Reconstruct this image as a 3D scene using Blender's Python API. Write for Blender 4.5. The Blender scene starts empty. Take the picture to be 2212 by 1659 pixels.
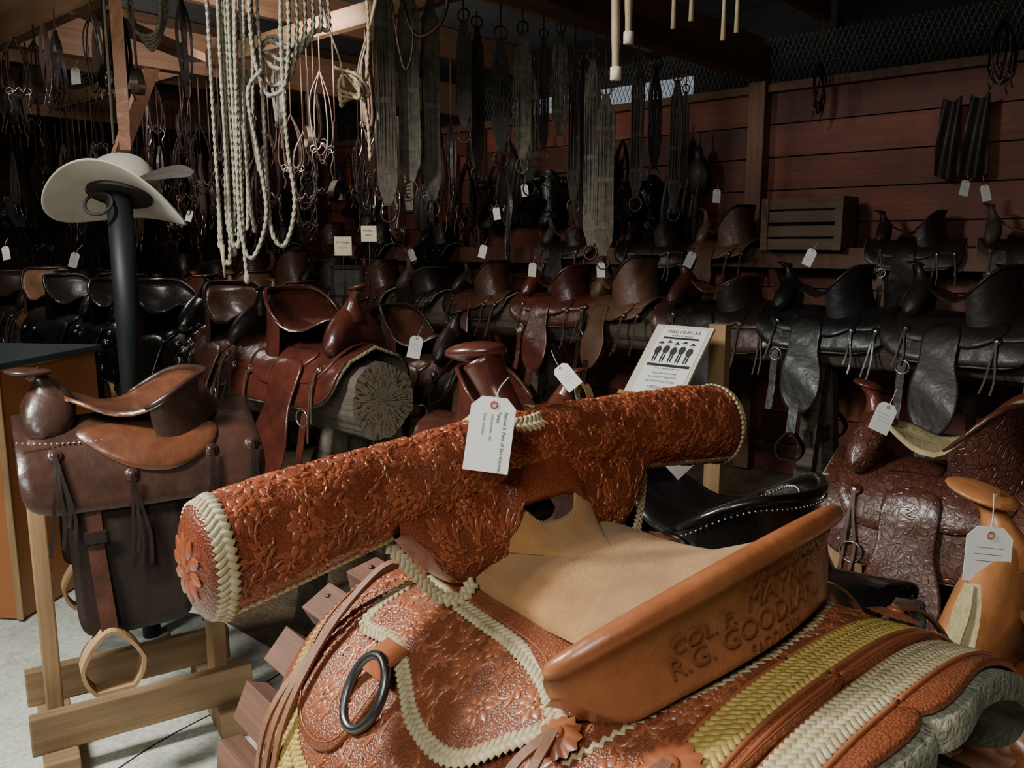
import bpy, math, random
from math import sin, cos, pi, radians, sqrt
from mathutils import Vector, Matrix, Euler
random.seed(11)
V = Vector
YAW = radians(42)
def S(r, f, z=0.0):
    """floor-plan coordinates measured from the tripod (right, forward) -> building axes"""
    return V((r*cos(YAW)-f*sin(YAW), r*sin(YAW)+f*cos(YAW), z))

# ------------------------------------------------------------------ materials
def newmat(name):
    m = bpy.data.materials.new(name); m.use_nodes = True
    nt = m.node_tree; b = nt.nodes['Principled BSDF']
    return m, nt, b
def N(nt, t, **kw):
    n = nt.nodes.new(t)
    for k, v in kw.items():
        if k in n.inputs.keys(): n.inputs[k].default_value = v
        else: setattr(n, k, v)
    return n
def ramp(nt, fac, stops):
    r = nt.nodes.new('ShaderNodeValToRGB')
    e = r.color_ramp.elements
    while len(e) < len(stops): e.new(0.5)
    for i, (p, c) in enumerate(stops):
        e[i].position = p; e[i].color = (c[0], c[1], c[2], 1) if hasattr(c, '__len__') else (c, c, c, 1)
    nt.links.new(fac, r.inputs[0]); return r
def mathn(nt, op, a, b=None, c=None):
    n = nt.nodes.new('ShaderNodeMath'); n.operation = op
    for i, x in enumerate((a, b, c)):
        if x is None: continue
        if isinstance(x, (int, float)): n.inputs[i].default_value = x
        else: nt.links.new(x, n.inputs[i])
    return n.outputs[0]
def mixc(nt, fac, a, b, mode='MIX'):
    n = nt.nodes.new('ShaderNodeMixRGB'); n.blend_type = mode
    for i, x in zip((0, 1, 2), (fac, a, b)):
        if isinstance(x, (int, float)): n.inputs[i].default_value = x
        elif isinstance(x, tuple): n.inputs[i].default_value = (x[0], x[1], x[2], 1)
        else: nt.links.new(x, n.inputs[i])
    return n.outputs[0]

def leather(name, c1, c2, rough=.38, coat=.25, tool=0.0, ts=34.0, grain=.12, vscale=7, wrinkle=.35, stip=0, spec=.5):
    m, nt, b = newmat(name); L = nt.links.new
    tc = N(nt, 'ShaderNodeTexCoord')
    n1 = N(nt, 'ShaderNodeTexNoise', Scale=vscale, Detail=6.0, Roughness=.65); L(tc.outputs['Object'], n1.inputs['Vector'])
    f1 = ramp(nt, n1.outputs[0], [(.35, 0.0), (.65, 1.0)])
    col = mixc(nt, f1.outputs[0], c1, c2)
    # rubbed / grimy patches
    n9 = N(nt, 'ShaderNodeTexNoise', Scale=3.1, Detail=5.0, Roughness=.7); L(tc.outputs['Object'], n9.inputs['Vector'])
    f9 = ramp(nt, n9.outputs[0], [(.35, (.68, .66, .64)), (.6, (1.06, 1.06, 1.06))])
    col = mixc(nt, 1.0, col, f9.outputs[0], 'MULTIPLY')
    nw = N(nt, 'ShaderNodeTexNoise', Scale=16.0, Detail=3.0); L(tc.outputs['Object'], nw.inputs['Vector'])
    b0 = N(nt, 'ShaderNodeBump', Strength=wrinkle, Distance=.012); L(nw.outputs[0], b0.inputs['Height'])
    ng = N(nt, 'ShaderNodeTexNoise', Scale=260.0, Detail=3.0); L(tc.outputs['Object'], ng.inputs['Vector'])
    b1 = N(nt, 'ShaderNodeBump', Strength=grain, Distance=.002); L(ng.outputs[0], b1.inputs['Height']); L(b0.outputs[0], b1.inputs['Normal'])
    last = b1
    if stip:
        st = N(nt, 'ShaderNodeTexVoronoi', Scale=float(stip)); L(tc.outputs['Object'], st.inputs['Vector'])
        b3 = N(nt, 'ShaderNodeBump', Strength=.8, Distance=.0012); L(st.outputs['Distance'], b3.inputs['Height']); L(b1.outputs[0], b3.inputs['Normal']); last = b3
        sr = ramp(nt, st.outputs['Distance'], [(.1, (1.1, 1.1, 1.1)), (.6, (.7, .65, .6))])
        col = mixc(nt, 1.0, col, sr.outputs[0], 'MULTIPLY')
    if tool > 0:
        nd = N(nt, 'ShaderNodeTexNoise', Scale=ts*.4, Detail=1.0); L(tc.outputs['Object'], nd.inputs['Vector'])
        sub = N(nt, 'ShaderNodeVectorMath', operation='SUBTRACT'); L(nd.outputs[1], sub.inputs[0]); sub.inputs[1].default_value = (.5, .5, .5)
        scl = N(nt, 'ShaderNodeVectorMath', operation='SCALE'); L(sub.outputs[0], scl.inputs[0]); scl.inputs['Scale'].default_value = 3.2/ts
        add = N(nt, 'ShaderNodeVectorMath', operation='ADD'); L(tc.outputs['Object'], add.inputs[0]); L(scl.outputs[0], add.inputs[1])
        v1 = N(nt, 'ShaderNodeTexVoronoi', Scale=ts); v1.feature = 'DISTANCE_TO_EDGE'; L(add.outputs[0], v1.inputs['Vector'])
        v2 = N(nt, 'ShaderNodeTexVoronoi', Scale=ts); L(add.outputs[0], v2.inputs['Vector'])
        e = ramp(nt, v1.outputs[0], [(.0, .0), (.05, .0), (.11, 1.0), (.3, .8)])
        rg = mathn(nt, 'SINE', mathn(nt, 'MULTIPLY', v2.outputs['Distance'], 17.0))
        rl = ramp(nt, rg, [(.0, 0.45), (.16, 1.0)])
        h = mathn(nt, 'MULTIPLY', e.outputs[0], rl.outputs[0])
        b2 = N(nt, 'ShaderNodeBump', Strength=min(1, tool), Distance=.0022); L(h, b2.inputs['Height']); L(b1.outputs[0], b2.inputs['Normal'])
        last = b2
        dk = ramp(nt, h, [(.0, (.5, .45, .42)), (.6, (1, 1, 1))])
        col = mixc(nt, .75, col, dk.outputs[0], 'MULTIPLY')
    L(col, b.inputs['Base Color']); L(last.outputs[0], b.inputs['Normal'])
    b.inputs['Roughness'].default_value = rough; b.inputs['Specular IOR Level'].default_value = spec
    b.inputs['Coat Weight'].default_value = coat; b.inputs['Coat Roughness'].default_value = .22
    L(b0.outputs[0], b.inputs['Coat Normal']) if not (tool or stip) else L(last.outputs[0], b.inputs['Coat Normal'])
    return m
def simple(name, c, rough=.6, metal=0.0, c2=None, scale=20, bump=.0, bscale=80, sheen=0):
    m, nt, b = newmat(name); L = nt.links.new
    tc = N(nt, 'ShaderNodeTexCoord')
    n1 = N(nt, 'ShaderNodeTexNoise', Scale=float(scale), Detail=6.0, Roughness=.6); L(tc.outputs['Object'], n1.inputs['Vector'])
    c2 = c2 or tuple(x*.65 for x in c)
    f = ramp(nt, n1.outputs[0], [(.35, 0.0), (.65, 1.0)])
    L(mixc(nt, f.outputs[0], c, c2), b.inputs['Base Color'])
    b.inputs['Roughness'].default_value = rough; b.inputs['Metallic'].default_value = metal
    if bump:
        n2 = N(nt, 'ShaderNodeTexNoise', Scale=float(bscale), Detail=5.0); L(tc.outputs['Object'], n2.inputs['Vector'])
        bb = N(nt, 'ShaderNodeBump', Strength=bump, Distance=.01); L(n2.outputs[0], bb.inputs['Height']); L(bb.outputs[0], b.inputs['Normal'])
    if sheen: b.inputs['Sheen Weight'].default_value = sheen
    return m
def wood(name, c1, c2, axis=0, rough=.65, gs=1.0, bump=.35, crack=False):
    m, nt, b = newmat(name); L = nt.links.new
    tc = N(nt, 'ShaderNodeTexCoord'); mp = N(nt, 'ShaderNodeMapping'); L(tc.outputs['Object'], mp.inputs[0])
    s = [38*gs]*3; s[axis] = 1.6*gs; mp.inputs['Scale'].default_value = s
    n1 = N(nt, 'ShaderNodeTexNoise', Scale=1.0, Detail=7.0, Roughness=.65, Distortion=.4); L(mp.outputs[0], n1.inputs['Vector'])
    f = ramp(nt, n1.outputs[0], [(.3, 0.0), (.7, 1.0)])
    col = mixc(nt, f.outputs[0], c1, c2)
    n3 = N(nt, 'ShaderNodeTexNoise', Scale=2.2, Detail=3.0); L(tc.outputs['Object'], n3.inputs['Vector'])
    f3 = ramp(nt, n3.outputs[0], [(.3, (.6, .6, .6)), (.7, (1.1, 1.1, 1.1))])
    col = mixc(nt, 1.0, col, f3.outputs[0], 'MULTIPLY')
    L(col, b.inputs['Base Color'])
    bb = N(nt, 'ShaderNodeBump', Strength=bump, Distance=.006 if not crack else .02); L(n1.outputs[0], bb.inputs['Height']); L(bb.outputs[0], b.inputs['Normal'])
    b.inputs['Roughness'].default_value = rough
    return m
def endgrain(name):
    m, nt, b = newmat(name); L = nt.links.new
    tc = N(nt, 'ShaderNodeTexCoord'); sp = N(nt, 'ShaderNodeSeparateXYZ'); L(tc.outputs['Object'], sp.inputs[0])
    ang = mathn(nt, 'ARCTAN2', sp.outputs[1], sp.outputs[2])
    rad = mathn(nt, 'SQRT', mathn(nt, 'ADD', mathn(nt, 'POWER', sp.outputs[1], 2.0), mathn(nt, 'POWER', sp.outputs[2], 2.0)))
    cb = N(nt, 'ShaderNodeCombineXYZ'); L(mathn(nt, 'MULTIPLY', ang, 5.0), cb.inputs[0]); L(mathn(nt, 'MULTIPLY', rad, 9.0), cb.inputs[1])
    n1 = N(nt, 'ShaderNodeTexNoise', Scale=2.6, Detail=6.0, Roughness=.75); L(cb.outputs[0], n1.inputs['Vector'])
    r1 = ramp(nt, n1.outputs[0], [(.40, .05), (.47, 1.0)])
    n2 = N(nt, 'ShaderNodeTexNoise', Scale=9.0, Detail=3.0); L(tc.outputs['Object'], n2.inputs['Vector'])
    rings = mathn(nt, 'SINE', mathn(nt, 'ADD', mathn(nt, 'MULTIPLY', rad, 700.0), mathn(nt, 'MULTIPLY', n2.outputs[0], 14.0)))
    rr = ramp(nt, mathn(nt, 'ADD', mathn(nt, 'MULTIPLY', rings, .5), .5), [(0, (.25, .19, .125)), (1, (.33, .26, .175))])
    L(mixc(nt, 1.0, rr.outputs[0], r1.outputs[0], 'MULTIPLY'), b.inputs['Base Color'])
    bb = N(nt, 'ShaderNodeBump', Strength=.9, Distance=.02); L(r1.outputs[0], bb.inputs['Height']); L(bb.outputs[0], b.inputs['Normal'])
    b.inputs['Roughness'].default_value = .9
    return m

M = {}
M['hero'] = leather('matted_leather_ground', (.36, .115, .05), (.27, .078, .033), .40, .3, stip=330)
M['petal'] = leather('carved_leather', (.45, .15, .064), (.35, .105, .043), .33, .45, wrinkle=.15)
M['herowing'] = leather('matted_leather_ground_red', (.31, .078, .034), (.23, .053, .023), .34, .45, stip=330)
M['wpetal'] = leather('carved_leather_red', (.40, .105, .044), (.30, .074, .03), .27, .6, wrinkle=.15)
M['rim'] = leather('smooth_orange_leather', (.48, .17, .062), (.34, .10, .038), .36, .3)
M['cantle'] = leather('cantle_leather', (.50, .19, .075), (.38, .125, .048), .42, .25, grain=.3)
M['letter'] = leather('stamped_leather', (.31, .10, .04), (.25, .08, .03), .4, .25)
M['suede'] = simple('suede', (.50, .265, .092), .95, 0, (.38, .185, .058), 14, .5, 420, sheen=.15)
M['braid'] = simple('rawhide_braid', (.58, .49, .31), .55, 0, (.44, .35, .18), 60, .1)
M['ybraid'] = simple('yellow_braid', (.58, .42, .12), .5, 0, (.46, .31, .07), 60, .1)
M['wool'] = simple('sheepskin', (.36, .34, .22), .95, 0, (.16, .15, .09), 26, 1.0, 120, sheen=.1)
M['brown'] = leather('brown_leather', (.10, .037, .022), (.045, .018, .012), .34, .4)
M['worn'] = leather('worn_skirt_leather', (.085, .038, .027), (.038, .019, .015), .32, .5)
M['seatbrown'] = leather('worn_seat_leather', (.20, .07, .03), (.075, .027, .015), .3, .45)
M['oldtan'] = leather('old_tan_leather', (.17, .08, .04), (.09, .042, .024), .5, .15)
M['greybrown'] = leather('dusty_leather', (.085, .06, .045), (.05, .035, .027), .6, .05)
M['browntool'] = leather('brown_carved', (.14, .044, .026), (.085, .027, .017), .38, .3, tool=.9, ts=42)
M['red'] = leather('oxblood_leather', (.13, .032, .02), (.055, .016, .012), .28, .5)
M['dark'] = leather('dark_leather', (.028, .016, .012), (.016, .010, .008), .45, .1, spec=.35)
M['black'] = leather('black_leather', (.009, .008, .008), (.014, .012, .012), .40, .16, spec=.35)
M['gblack'] = leather('polished_black_leather', (.008, .007, .007), (.012, .010, .010), .25, .6)
M['tan'] = leather('tan_leather', (.46, .19, .07), (.35, .13, .045), .34, .35)
M['string'] = leather('thong', (.10, .048, .028), (.06, .028, .02), .6, 0)
M['ostring'] = leather('thong_orange', (.30, .14, .07), (.20, .085, .04), .55, 0)
M['paleseat'] = simple('pale_quilt', (.45, .37, .2), .9, 0, (.34, .27, .13), 25, .5, 90)
M['metal'] = simple('nickel', (.55, .54, .5), .3, 1.0)
M['steel'] = simple('dull_steel', (.22, .22, .22), .35, 1.0)
M['iron'] = simple('old_iron', (.09, .08, .075), .5, .9, (.14, .08, .05))
M['pine'] = wood('pine', (.45, .28, .135), (.29, .165, .075), 2)
M['pineh'] = wood('pine_h', (.38, .24, .125), (.22, .13, .06), 0)
M['slat'] = wood('redwood_slat', (.26, .12, .075), (.13, .06, .04), 0)
M['beam'] = wood('fir_beam_y', (.22, .105, .055), (.11, .052, .028), 1)
M['beamx'] = wood('fir_beam_x', (.24, .13, .065), (.13, .07, .035), 0)
M['post'] = wood('fir_post', (.22, .10, .06), (.13, .06, .035), 2)
M['log'] = wood('weathered_log', (.20, .16, .12), (.06, .048, .038), 0, .85, .5, 1.0, True)
M['endgrain'] = endgrain('log_end_grain')
M['stick'] = simple('peeled_stick', (.40, .31, .19), .6, 0, (.27, .19, .11), 12, .2, 40)
M['rope'] = simple('manila_rope', (.34, .305, .235), .85, 0, (.22, .195, .145), 60, .4, 300)
M['cord'] = simple('mohair_cord', (.20, .175, .135), .95, 0, (.10, .085, .065), 30, .4, 300)
M['cordd'] = simple('dark_cord', (.08, .07, .06), .95, 0, (.05, .045, .04), 30, .4, 300)
M['hat'] = simple('felt_hat', (.56, .51, .43), .95, 0, (.46, .41, .33), 6, .1, 300, sheen=.3)
M['hatin'] = simple('hat_sweatband', (.03, .024, .02), .7)
M['feather'] = simple('turkey_feather', (.045, .035, .028), .8, 0, (.02, .016, .014), 60)
M['post_paint'] = simple('black_paint', (.006, .008, .010), .55, 0, (.010, .013, .015))
M['basep'] = simple('painted_steel_base', (.10, .13, .125), .5, 0, (.22, .23, .2), 18, .1)
M['paper'] = simple('paper', (.86, .85, .80), .7, 0, (.80, .79, .74), 5)
M['paper2'] = simple('cream_paper', (.72, .66, .5), .7, 0, (.66, .6, .45), 5)
M['ink'] = simple('ink', (.03, .03, .035), .7)
M['pink'] = simple('tag_reinforcement', (.6, .2, .13), .7)
M['twine'] = simple('white_twine', (.7, .68, .6), .8)
M['orange'] = simple('orange_plywood', (.38, .14, .045), .5, 0, (.33, .115, .035), 3)
M['bluetop'] = simple('blue_counter', (.05, .08, .1), .5)
M['glass'] = simple('dark_print', (.07, .07, .07), .25)
M['collar'] = leather('collar_leather', (.02, .015, .013), (.035, .025, .02), .5, .1)
M['crate'] = wood('crate_wood', (.20, .13, .08), (.10, .06, .04), 0)
M['mesh'] = simple('expanded_steel', (.16, .16, .15), .5, .6)
M['panelgrey'] = simple('grey_panel', (.28, .30, .30), .8)
M['void'] = simple('dark_board', (.012, .012, .012), .9)

def wallmat(name, c1, c2):
    m, nt, b = newmat(name); L = nt.links.new
    tc = N(nt, 'ShaderNodeTexCoord')
    sp = N(nt, 'ShaderNodeSeparateXYZ'); L(tc.outputs['Object'], sp.inputs[0])
    k = mathn(nt, 'FLOOR', mathn(nt, 'DIVIDE', sp.outputs[2], .205))
    bay = mathn(nt, 'FLOOR', mathn(nt, 'DIVIDE', mathn(nt, 'ADD', sp.outputs[0], 2.52), 2.5))
    wn = N(nt, 'ShaderNodeTexWhiteNoise'); wn.noise_dimensions = '1D'; L(mathn(nt, 'ADD', k, mathn(nt, 'MULTIPLY', bay, 17.3)), wn.inputs['W'])
    mp = N(nt, 'ShaderNodeMapping'); mp.inputs['Scale'].default_value = (1.2, 1.2, 30); L(tc.outputs['Object'], mp.inputs[0])
    n1 = N(nt, 'ShaderNodeTexNoise', Scale=1.0, Detail=8.0, Roughness=.7, Distortion=.8); L(mp.outputs[0], n1.inputs['Vector'])
    n2 = N(nt, 'ShaderNodeTexNoise', Scale=1.9, Detail=6.0, Roughness=.6); L(tc.outputs['Object'], n2.inputs['Vector'])
    f = ramp(nt, n1.outputs[0], [(.3, 0.0), (.7, 1.0)])
    col = mixc(nt, f.outputs[0], c1, c2)
    g = ramp(nt, n2.outputs[0], [(.32, (.38, .38, .42)), (.68, (1.2, 1.12, 1.1))])
    col = mixc(nt, 1.0, col, g.outputs[0], 'MULTIPLY')
    w = ramp(nt, wn.outputs[0], [(0, (.55, .55, .58)), (1, (1.25, 1.2, 1.15))])
    col = mixc(nt, 1.0, col, w.outputs[0], 'MULTIPLY')
    L(col, b.inputs['Base Color']); b.inputs['Roughness'].default_value = .6
    bb = N(nt, 'ShaderNodeBump', Strength=.3, Distance=.006); L(n1.outputs[0], bb.inputs['Height']); L(bb.outputs[0], b.inputs['Normal'])
    return m
M['wall'] = wallmat('red_board', (.31, .092, .05), (.17, .048, .03))
M['wall2'] = wallmat('brown_board', (.09, .05, .035), (.055, .03, .022))
def ground(name, stops, sc, bump, dist, fine=120.0, stain=0):
    m, nt, b = newmat(name); L = nt.links.new
    tc = N(nt, 'ShaderNodeTexCoord')
    n1 = N(nt, 'ShaderNodeTexNoise', Scale=sc, Detail=9.0, Roughness=.65); L(tc.outputs['Object'], n1.inputs['Vector'])
    n2 = N(nt, 'ShaderNodeTexNoise', Scale=fine, Detail=4.0, Roughness=.7); L(tc.outputs['Object'], n2.inputs['Vector'])
    r = ramp(nt, n1.outputs[0], stops)
    r2 = ramp(nt, n2.outputs[0], [(.35, (.75, .75, .75)), (.65, (1.15, 1.15, 1.15))])
    col = mixc(nt, 1.0, r.outputs[0], r2.outputs[0], 'MULTIPLY')
    if stain:
        n3 = N(nt, 'ShaderNodeTexNoise', Scale=7.0, Detail=8.0, Roughness=.75); L(tc.outputs['Object'], n3.inputs['Vector'])
        r3 = ramp(nt, n3.outputs[0], [(.38, (.72, .68, .6)), (.52, (1, 1, 1))])
        col = mixc(nt, .8, col, r3.outputs[0], 'MULTIPLY')
    L(col, b.inputs['Base Color'])
    bb = N(nt, 'ShaderNodeBump', Strength=bump, Distance=dist); L(n2.outputs[0], bb.inputs['Height']); L(bb.outputs[0], b.inputs['Normal'])
    b.inputs['Roughness'].default_value = .85
    return m
M['concrete'] = ground('concrete', [(.3, (.50, .53, .47)), (.5, (.62, .65, .58)), (.7, (.70, .72, .65))], 2.2, .25, .004, 60.0, stain=1)
M['dirt'] = ground('dirt', [(.3, (.085, .055, .03)), (.7, (.22, .155, .09))], 4.0, .9, .03, 45.0)
M['ceil'] = simple('ceiling_board', (.12, .13, .135), .8, 0, (.08, .09, .095), 2)

# ------------------------------------------------------------------ mesh builder
class MB:
    def __init__(s): s.v=[]; s.f=[]; s.m=[]; s.sm=[]; s.mats=[]
    def mi(s, mat):
        mat = M[mat] if isinstance(mat, str) else mat
        if mat not in s.mats: s.mats.append(mat)
        return s.mats.index(mat)
    def add(s, vs, fs, mat, smooth=True):
        o = len(s.v); k = s.mi(mat)
        s.v.extend([tuple(p) for p in vs])
        for f in fs: s.f.append(tuple(i+o for i in f)); s.m.append(k); s.sm.append(smooth)
    def grid(s, fn, nu, nv, mat, cu=False, cv=False, smooth=True):
        U = nu if cu else nu+1; W = nv if cv else nv+1
        vs = [fn(i/nu, j/nv) for i in range(U) for j in range(W)]
        fs = []
        for i in range(nu):
            for j in range(nv):
                i2=(i+1)%U; j2=(j+1)%W
                fs.append((i*W+j, i2*W+j, i2*W+j2, i*W+j2))
        s.add(vs, fs, mat, smooth)
    def ell(s, c, r, mat, R=None, nu=12, nv=8):
        c=V(c)
        def fn(u,v):
            a=u*2*pi; b=(v-.5)*pi*.999
            p=V((r[0]*cos(b)*cos(a), r[1]*cos(b)*sin(a), r[2]*sin(b)))
            return c+(R@p if R else p)
        s.grid(fn, nu, nv, mat, cu=True)
    def box(s, c, d, mat, R=None):
        c=V(c); vs=[]
        for x in (-.5,.5):
            for y in (-.5,.5):
                for z in (-.5,.5):
                    p=V((x*d[0],y*d[1],z*d[2])); vs.append(c+(R@p if R else p))
        s.add(vs,[(0,1,3,2),(4,6,7,5),(0,4,5,1),(2,3,7,6),(0,2,6,4),(1,5,7,3)],mat,False)
    def tube(s, pts, r, mat, n=8, closed=False, lobes=0, twist=0.0, cap=True, flat=1.0):
        pts=[V(p) for p in pts]; K=len(pts)
        rr = r if isinstance(r,(list,tuple)) else [r]*K
        if len(rr)<K: rr=list(rr)+[rr[-1]]*(K-len(rr))
        vs=[]; up=None; acc=0
        for i,p in enumerate(pts):
            if closed: t=pts[(i+1)%K]-pts[i-1]
            else: t=pts[min(i+1,K-1)]-pts[max(i-1,0)]
            if t.length<1e-9: t=V((0,0,1))
            t.normalize()
            if up is None:
                up = V((0,0,1)) if abs(t.z)<.9 else V((1,0,0))
            up = (up-t*up.dot(t))
            if up.length<1e-6: up=t.orthogonal()
            up.normalize(); sd=t.cross(up)
            if i: acc+=(p-pts[i-1]).length*twist
            for k in range(n):
                a=2*pi*k/n
                q=rr[i]*(1+(.22*cos(lobes*(a)) if lobes else 0))
                aa=a+acc
                vs.append(p+up*(cos(aa)*q)+sd*(sin(aa)*q*flat))
        fs=[]
        for i in range(K if closed else K-1):
            j=(i+1)%K
            for k in range(n):
                k2=(k+1)%n; fs.append((i*n+k,i*n+k2,j*n+k2,j*n+k))
        if cap and not closed:
            fs.append(tuple(range(n))[::-1]); fs.append(tuple((K-1)*n+k for k in range(n)))
        s.add(vs,fs,mat)
    def ribbon(s, pts, w, th, mat, wd=(1,0,0), closed=False):
        pts=[V(p) for p in pts]; K=len(pts); vs=[]
        for i,p in enumerate(pts):
            t=(pts[(i+1)%K]-pts[i-1]) if closed else pts[min(i+1,K-1)]-pts[max(i-1,0)]
            t.normalize(); W=V(wd(i/(K-1)) if callable(wd) else wd); W=(W-t*W.dot(t)).normalized(); nn=t.cross(W)
            ww = w[min(i,len(w)-1)] if isinstance(w,(list,tuple)) else w
            for a,b in ((-.5,-.5),(.5,-.5),(.5,.5),(-.5,.5)): vs.append(p+W*(a*ww)+nn*(b*th))
        fs=[]
        for i in range(K if closed else K-1):
            j=(i+1)%K
            for k in range(4):
                k2=(k+1)%4; fs.append((i*4+k,i*4+k2,j*4+k2,j*4+k))
        if not closed: fs.append((3,2,1,0)); fs.append(tuple((K-1)*4+k for k in range(4)))
        s.add(vs,fs,mat,False)
    def ring(s, c, R, r, mat, a=(1,0,0), b=(0,0,1), n=20, m=6, sy=1.0):
        a=V(a);b=V(b);c=V(c)
        s.tube([c+a*(R*cos(2*pi*i/n))+b*(R*sy*sin(2*pi*i/n)) for i in range(n)], r, mat, m, closed=True)
    def panel(s, out, D, off, th, mat, rings=9, cen=None):
        n=len(out)
        cx=sum(p[0] for p in out)/n; cs=sum(p[1] for p in out)/n
        if cen: cx,cs=cen
        vs=[D(cx,cs,off+th)]
        for k in range(1,rings+1):
            q=k/rings
            for p in out: vs.append(D(cx+(p[0]-cx)*q, cs+(p[1]-cs)*q, off+th))
        cxs=[(cx+(p[0]-cx)*1.012, cs+(p[1]-cs)*1.012) for p in out]
        for p in cxs: vs.append(D(p[0],p[1],off+th*.55))
        for p in cxs: vs.append(D(p[0],p[1],off))
        fs=[(0,1+i,1+(i+1)%n) for i in range(n)]
        for k in range(rings+1):
            for i in range(n):
                j=(i+1)%n; a=1+k*n; b=1+(k+1)*n
                fs.append((a+i,b+i,b+j,a+j))
        s.add(vs,fs,mat)
    def polar(s, out, cen, p, rings, mat, edge=None):
        cen=V(cen); n=len(out); vs=[cen]
        for k in range(1,rings+1):
            q=k/rings
            for o in out:
                o=V(o); w=cen+(o-cen)*q; pw=p(o) if callable(p) else p; w.z=cen.z+(o.z-cen.z)*q**pw; vs.append(w)
        R2=rings
        if edge:
            for o in out: o=V(o); vs.append(o+(o-cen).normalized()*.002+V((0,0,-edge)))
            R2+=1
        fs=[(0,1+i,1+(i+1)%n) for i in range(n)]
        for k in range(R2-1):
            for i in range(n):
                j=(i+1)%n; a=1+k*n; b=1+(k+1)*n; fs.append((a+i,b+i,b+j,a+j))
        s.add(vs,fs,mat)
    def braid(s, pts, nrm, w, mat, step=.0085):
        pts=[V(p) for p in pts]; nr=[V(q) for q in nrm]
        acc=0; nxt=0
        for i in range(len(pts)-1):
            a,b=pts[i],pts[i+1]; L=(b-a).length
            if L<1e-7: continue
            t=(b-a)/L
            while nxt<=acc+L:
                q=(nxt-acc)/L; p=a.lerp(b,q); n=nr[i].lerp(nr[i+1],q).normalized(); sd=n.cross(t).normalized()
                for sg in (-1,1):
                    d=(t*.62+sd*sg*.78).normalized(); e=n.cross(d).normalized()
                    c=p+sd*(sg*w*.24)+t*(sg*step*.25)
                    hl=w*.40; hw=step*.43; th=w*.085
                    vs=[]
                    for (uu,hz) in ((-1,-.6),(-.75,.7),(0,1),(.75,.9),(1,-.4)):
                        for (ww,hh) in ((-1,-.6),(-.8,.75),(0,1),(.8,.75),(1,-.6)):
                            vs.append(c+d*(uu*hl)+e*(ww*hw)+n*(th*min(hz,hh)*1.6))
                    s.add(vs,[(i2*5+j,(i2+1)*5+j,(i2+1)*5+j+1,i2*5+j+1) for i2 in range(4) for j in range(4)],mat)
                nxt+=step
            acc+=L
    # ---- carved floral ornament laid on any (a,b)->point surface
    def leaf(s, P, a, b, ang, L, W, h, mat, curl=0.0):
        ca,sa=cos(ang),sin(ang); vs=[]
        for i in range(7):
            u=i/6; wf=max(.04,sin(pi*min(1,u*.92+.06)))**.75; x=L*u; yc=curl*x*x/L
            for j,(vv,hh) in enumerate(((-1,0),(-.62,1),(0,.35),(.62,1),(1,0))):
                y=yc+W*.5*vv*wf; hz=h*hh*(.25+.75*sin(pi*min(1,u*.85+.15)))
                vs.append(P(a+x*ca-y*sa, b+x*sa+y*ca, hz-.0002 if hh else -.0004))
        s.add(vs,[(i*5+j,(i+1)*5+j,(i+1)*5+j+1,i*5+j+1) for i in range(6) for j in range(4)],mat)
    def dome(s,P,a,b,r,h,mat,n=10):
        vs=[P(a,b,h)]
        for q,hh in ((.6,.8),(1,-.1)):
            for k in range(n): vs.append(P(a+r*q*cos(2*pi*k/n),b+r*q*sin(2*pi*k/n),h*hh))
        s.add(vs,[(0,1+k,1+(k+1)%n) for k in range(n)]+[(1+k,1+n+k,1+n+(k+1)%n,1+(k+1)%n) for k in range(n)],mat)
    def stem(s,P,path,w,h,mat):
        vs=[];K=len(path)
        for i,(a,b) in enumerate(path):
            p0=path[max(0,i-1)];p1=path[min(K-1,i+1)]; dx,dy=p1[0]-p0[0],p1[1]-p0[1]; l=math.hypot(dx,dy) or 1; nx,ny=-dy/l,dx/l
            q=w*(.35+.65*sin(pi*(.1+.8*i/(K-1))))
            for vv,hh in ((-1,0),(0,1),(1,0)): vs.append(P(a+nx*q*vv*.5,b+ny*q*vv*.5,h*hh-.0003*(1-hh)))
        s.add(vs,[(i*3+j,(i+1)*3+j,(i+1)*3+j+1,i*3+j+1) for i in range(K-1) for j in range(2)],mat)
    def floral(s, P, inside, box, mat, sp=.05, h=.0021, seed=1):
        rnd=random.Random(seed); x0,x1,y0,y1=box
        j=0; y=y0
        while y<y1:
            x=x0+(sp*.5 if j%2 else 0); i=0
            while x<x1:
                a=x+rnd.uniform(-.1,.1)*sp; b=y+rnd.uniform(-.1,.1)*sp
                if inside(a,b):
                    if (i+j*2)%3==0:
                        k0=rnd.uniform(0,6)
                        for k in range(8): s.leaf(P,a+.006*cos(k0+k*pi/4),b+.006*sin(k0+k*pi/4),k0+k*pi/4,sp*.36,sp*.27,h,mat)
                        for k in range(6): s.leaf(P,a+.001*cos(k0+.3+k*pi/3),b+.001*sin(k0+.3+k*pi/3),k0+.3+k*pi/3,sp*.2,sp*.17,h*1.7,mat)
                        s.dome(P,a,b,sp*.07,h*2.0,mat)
                    else:
                        dr=rnd.choice((-1,1)); k0=rnd.uniform(0,6.28); path=[]
                        for q in range(22):
                            t=q/21; r=sp*(.06+.5*t); an=k0+dr*t*5.2; path.append((a+r*cos(an),b+r*sin(an)))
                        s.stem(P,path,sp*.09,h*1.1,mat)
                        for q in (5,8,11,14,17,20):
                            (u0,v0),(u1,v1)=path[q-1],path[q]; an=math.atan2(v1-v0,u1-u0)
                            s.leaf(P,u1,v1,an-dr*.75,sp*.30,sp*.17,h,mat,curl=dr*.5)
                            s.leaf(P,u1,v1,an+dr*.9,sp*.17,sp*.11,h,mat,curl=-dr*.4)
                x+=sp; i+=1
            y+=sp*.87; j+=1
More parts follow.
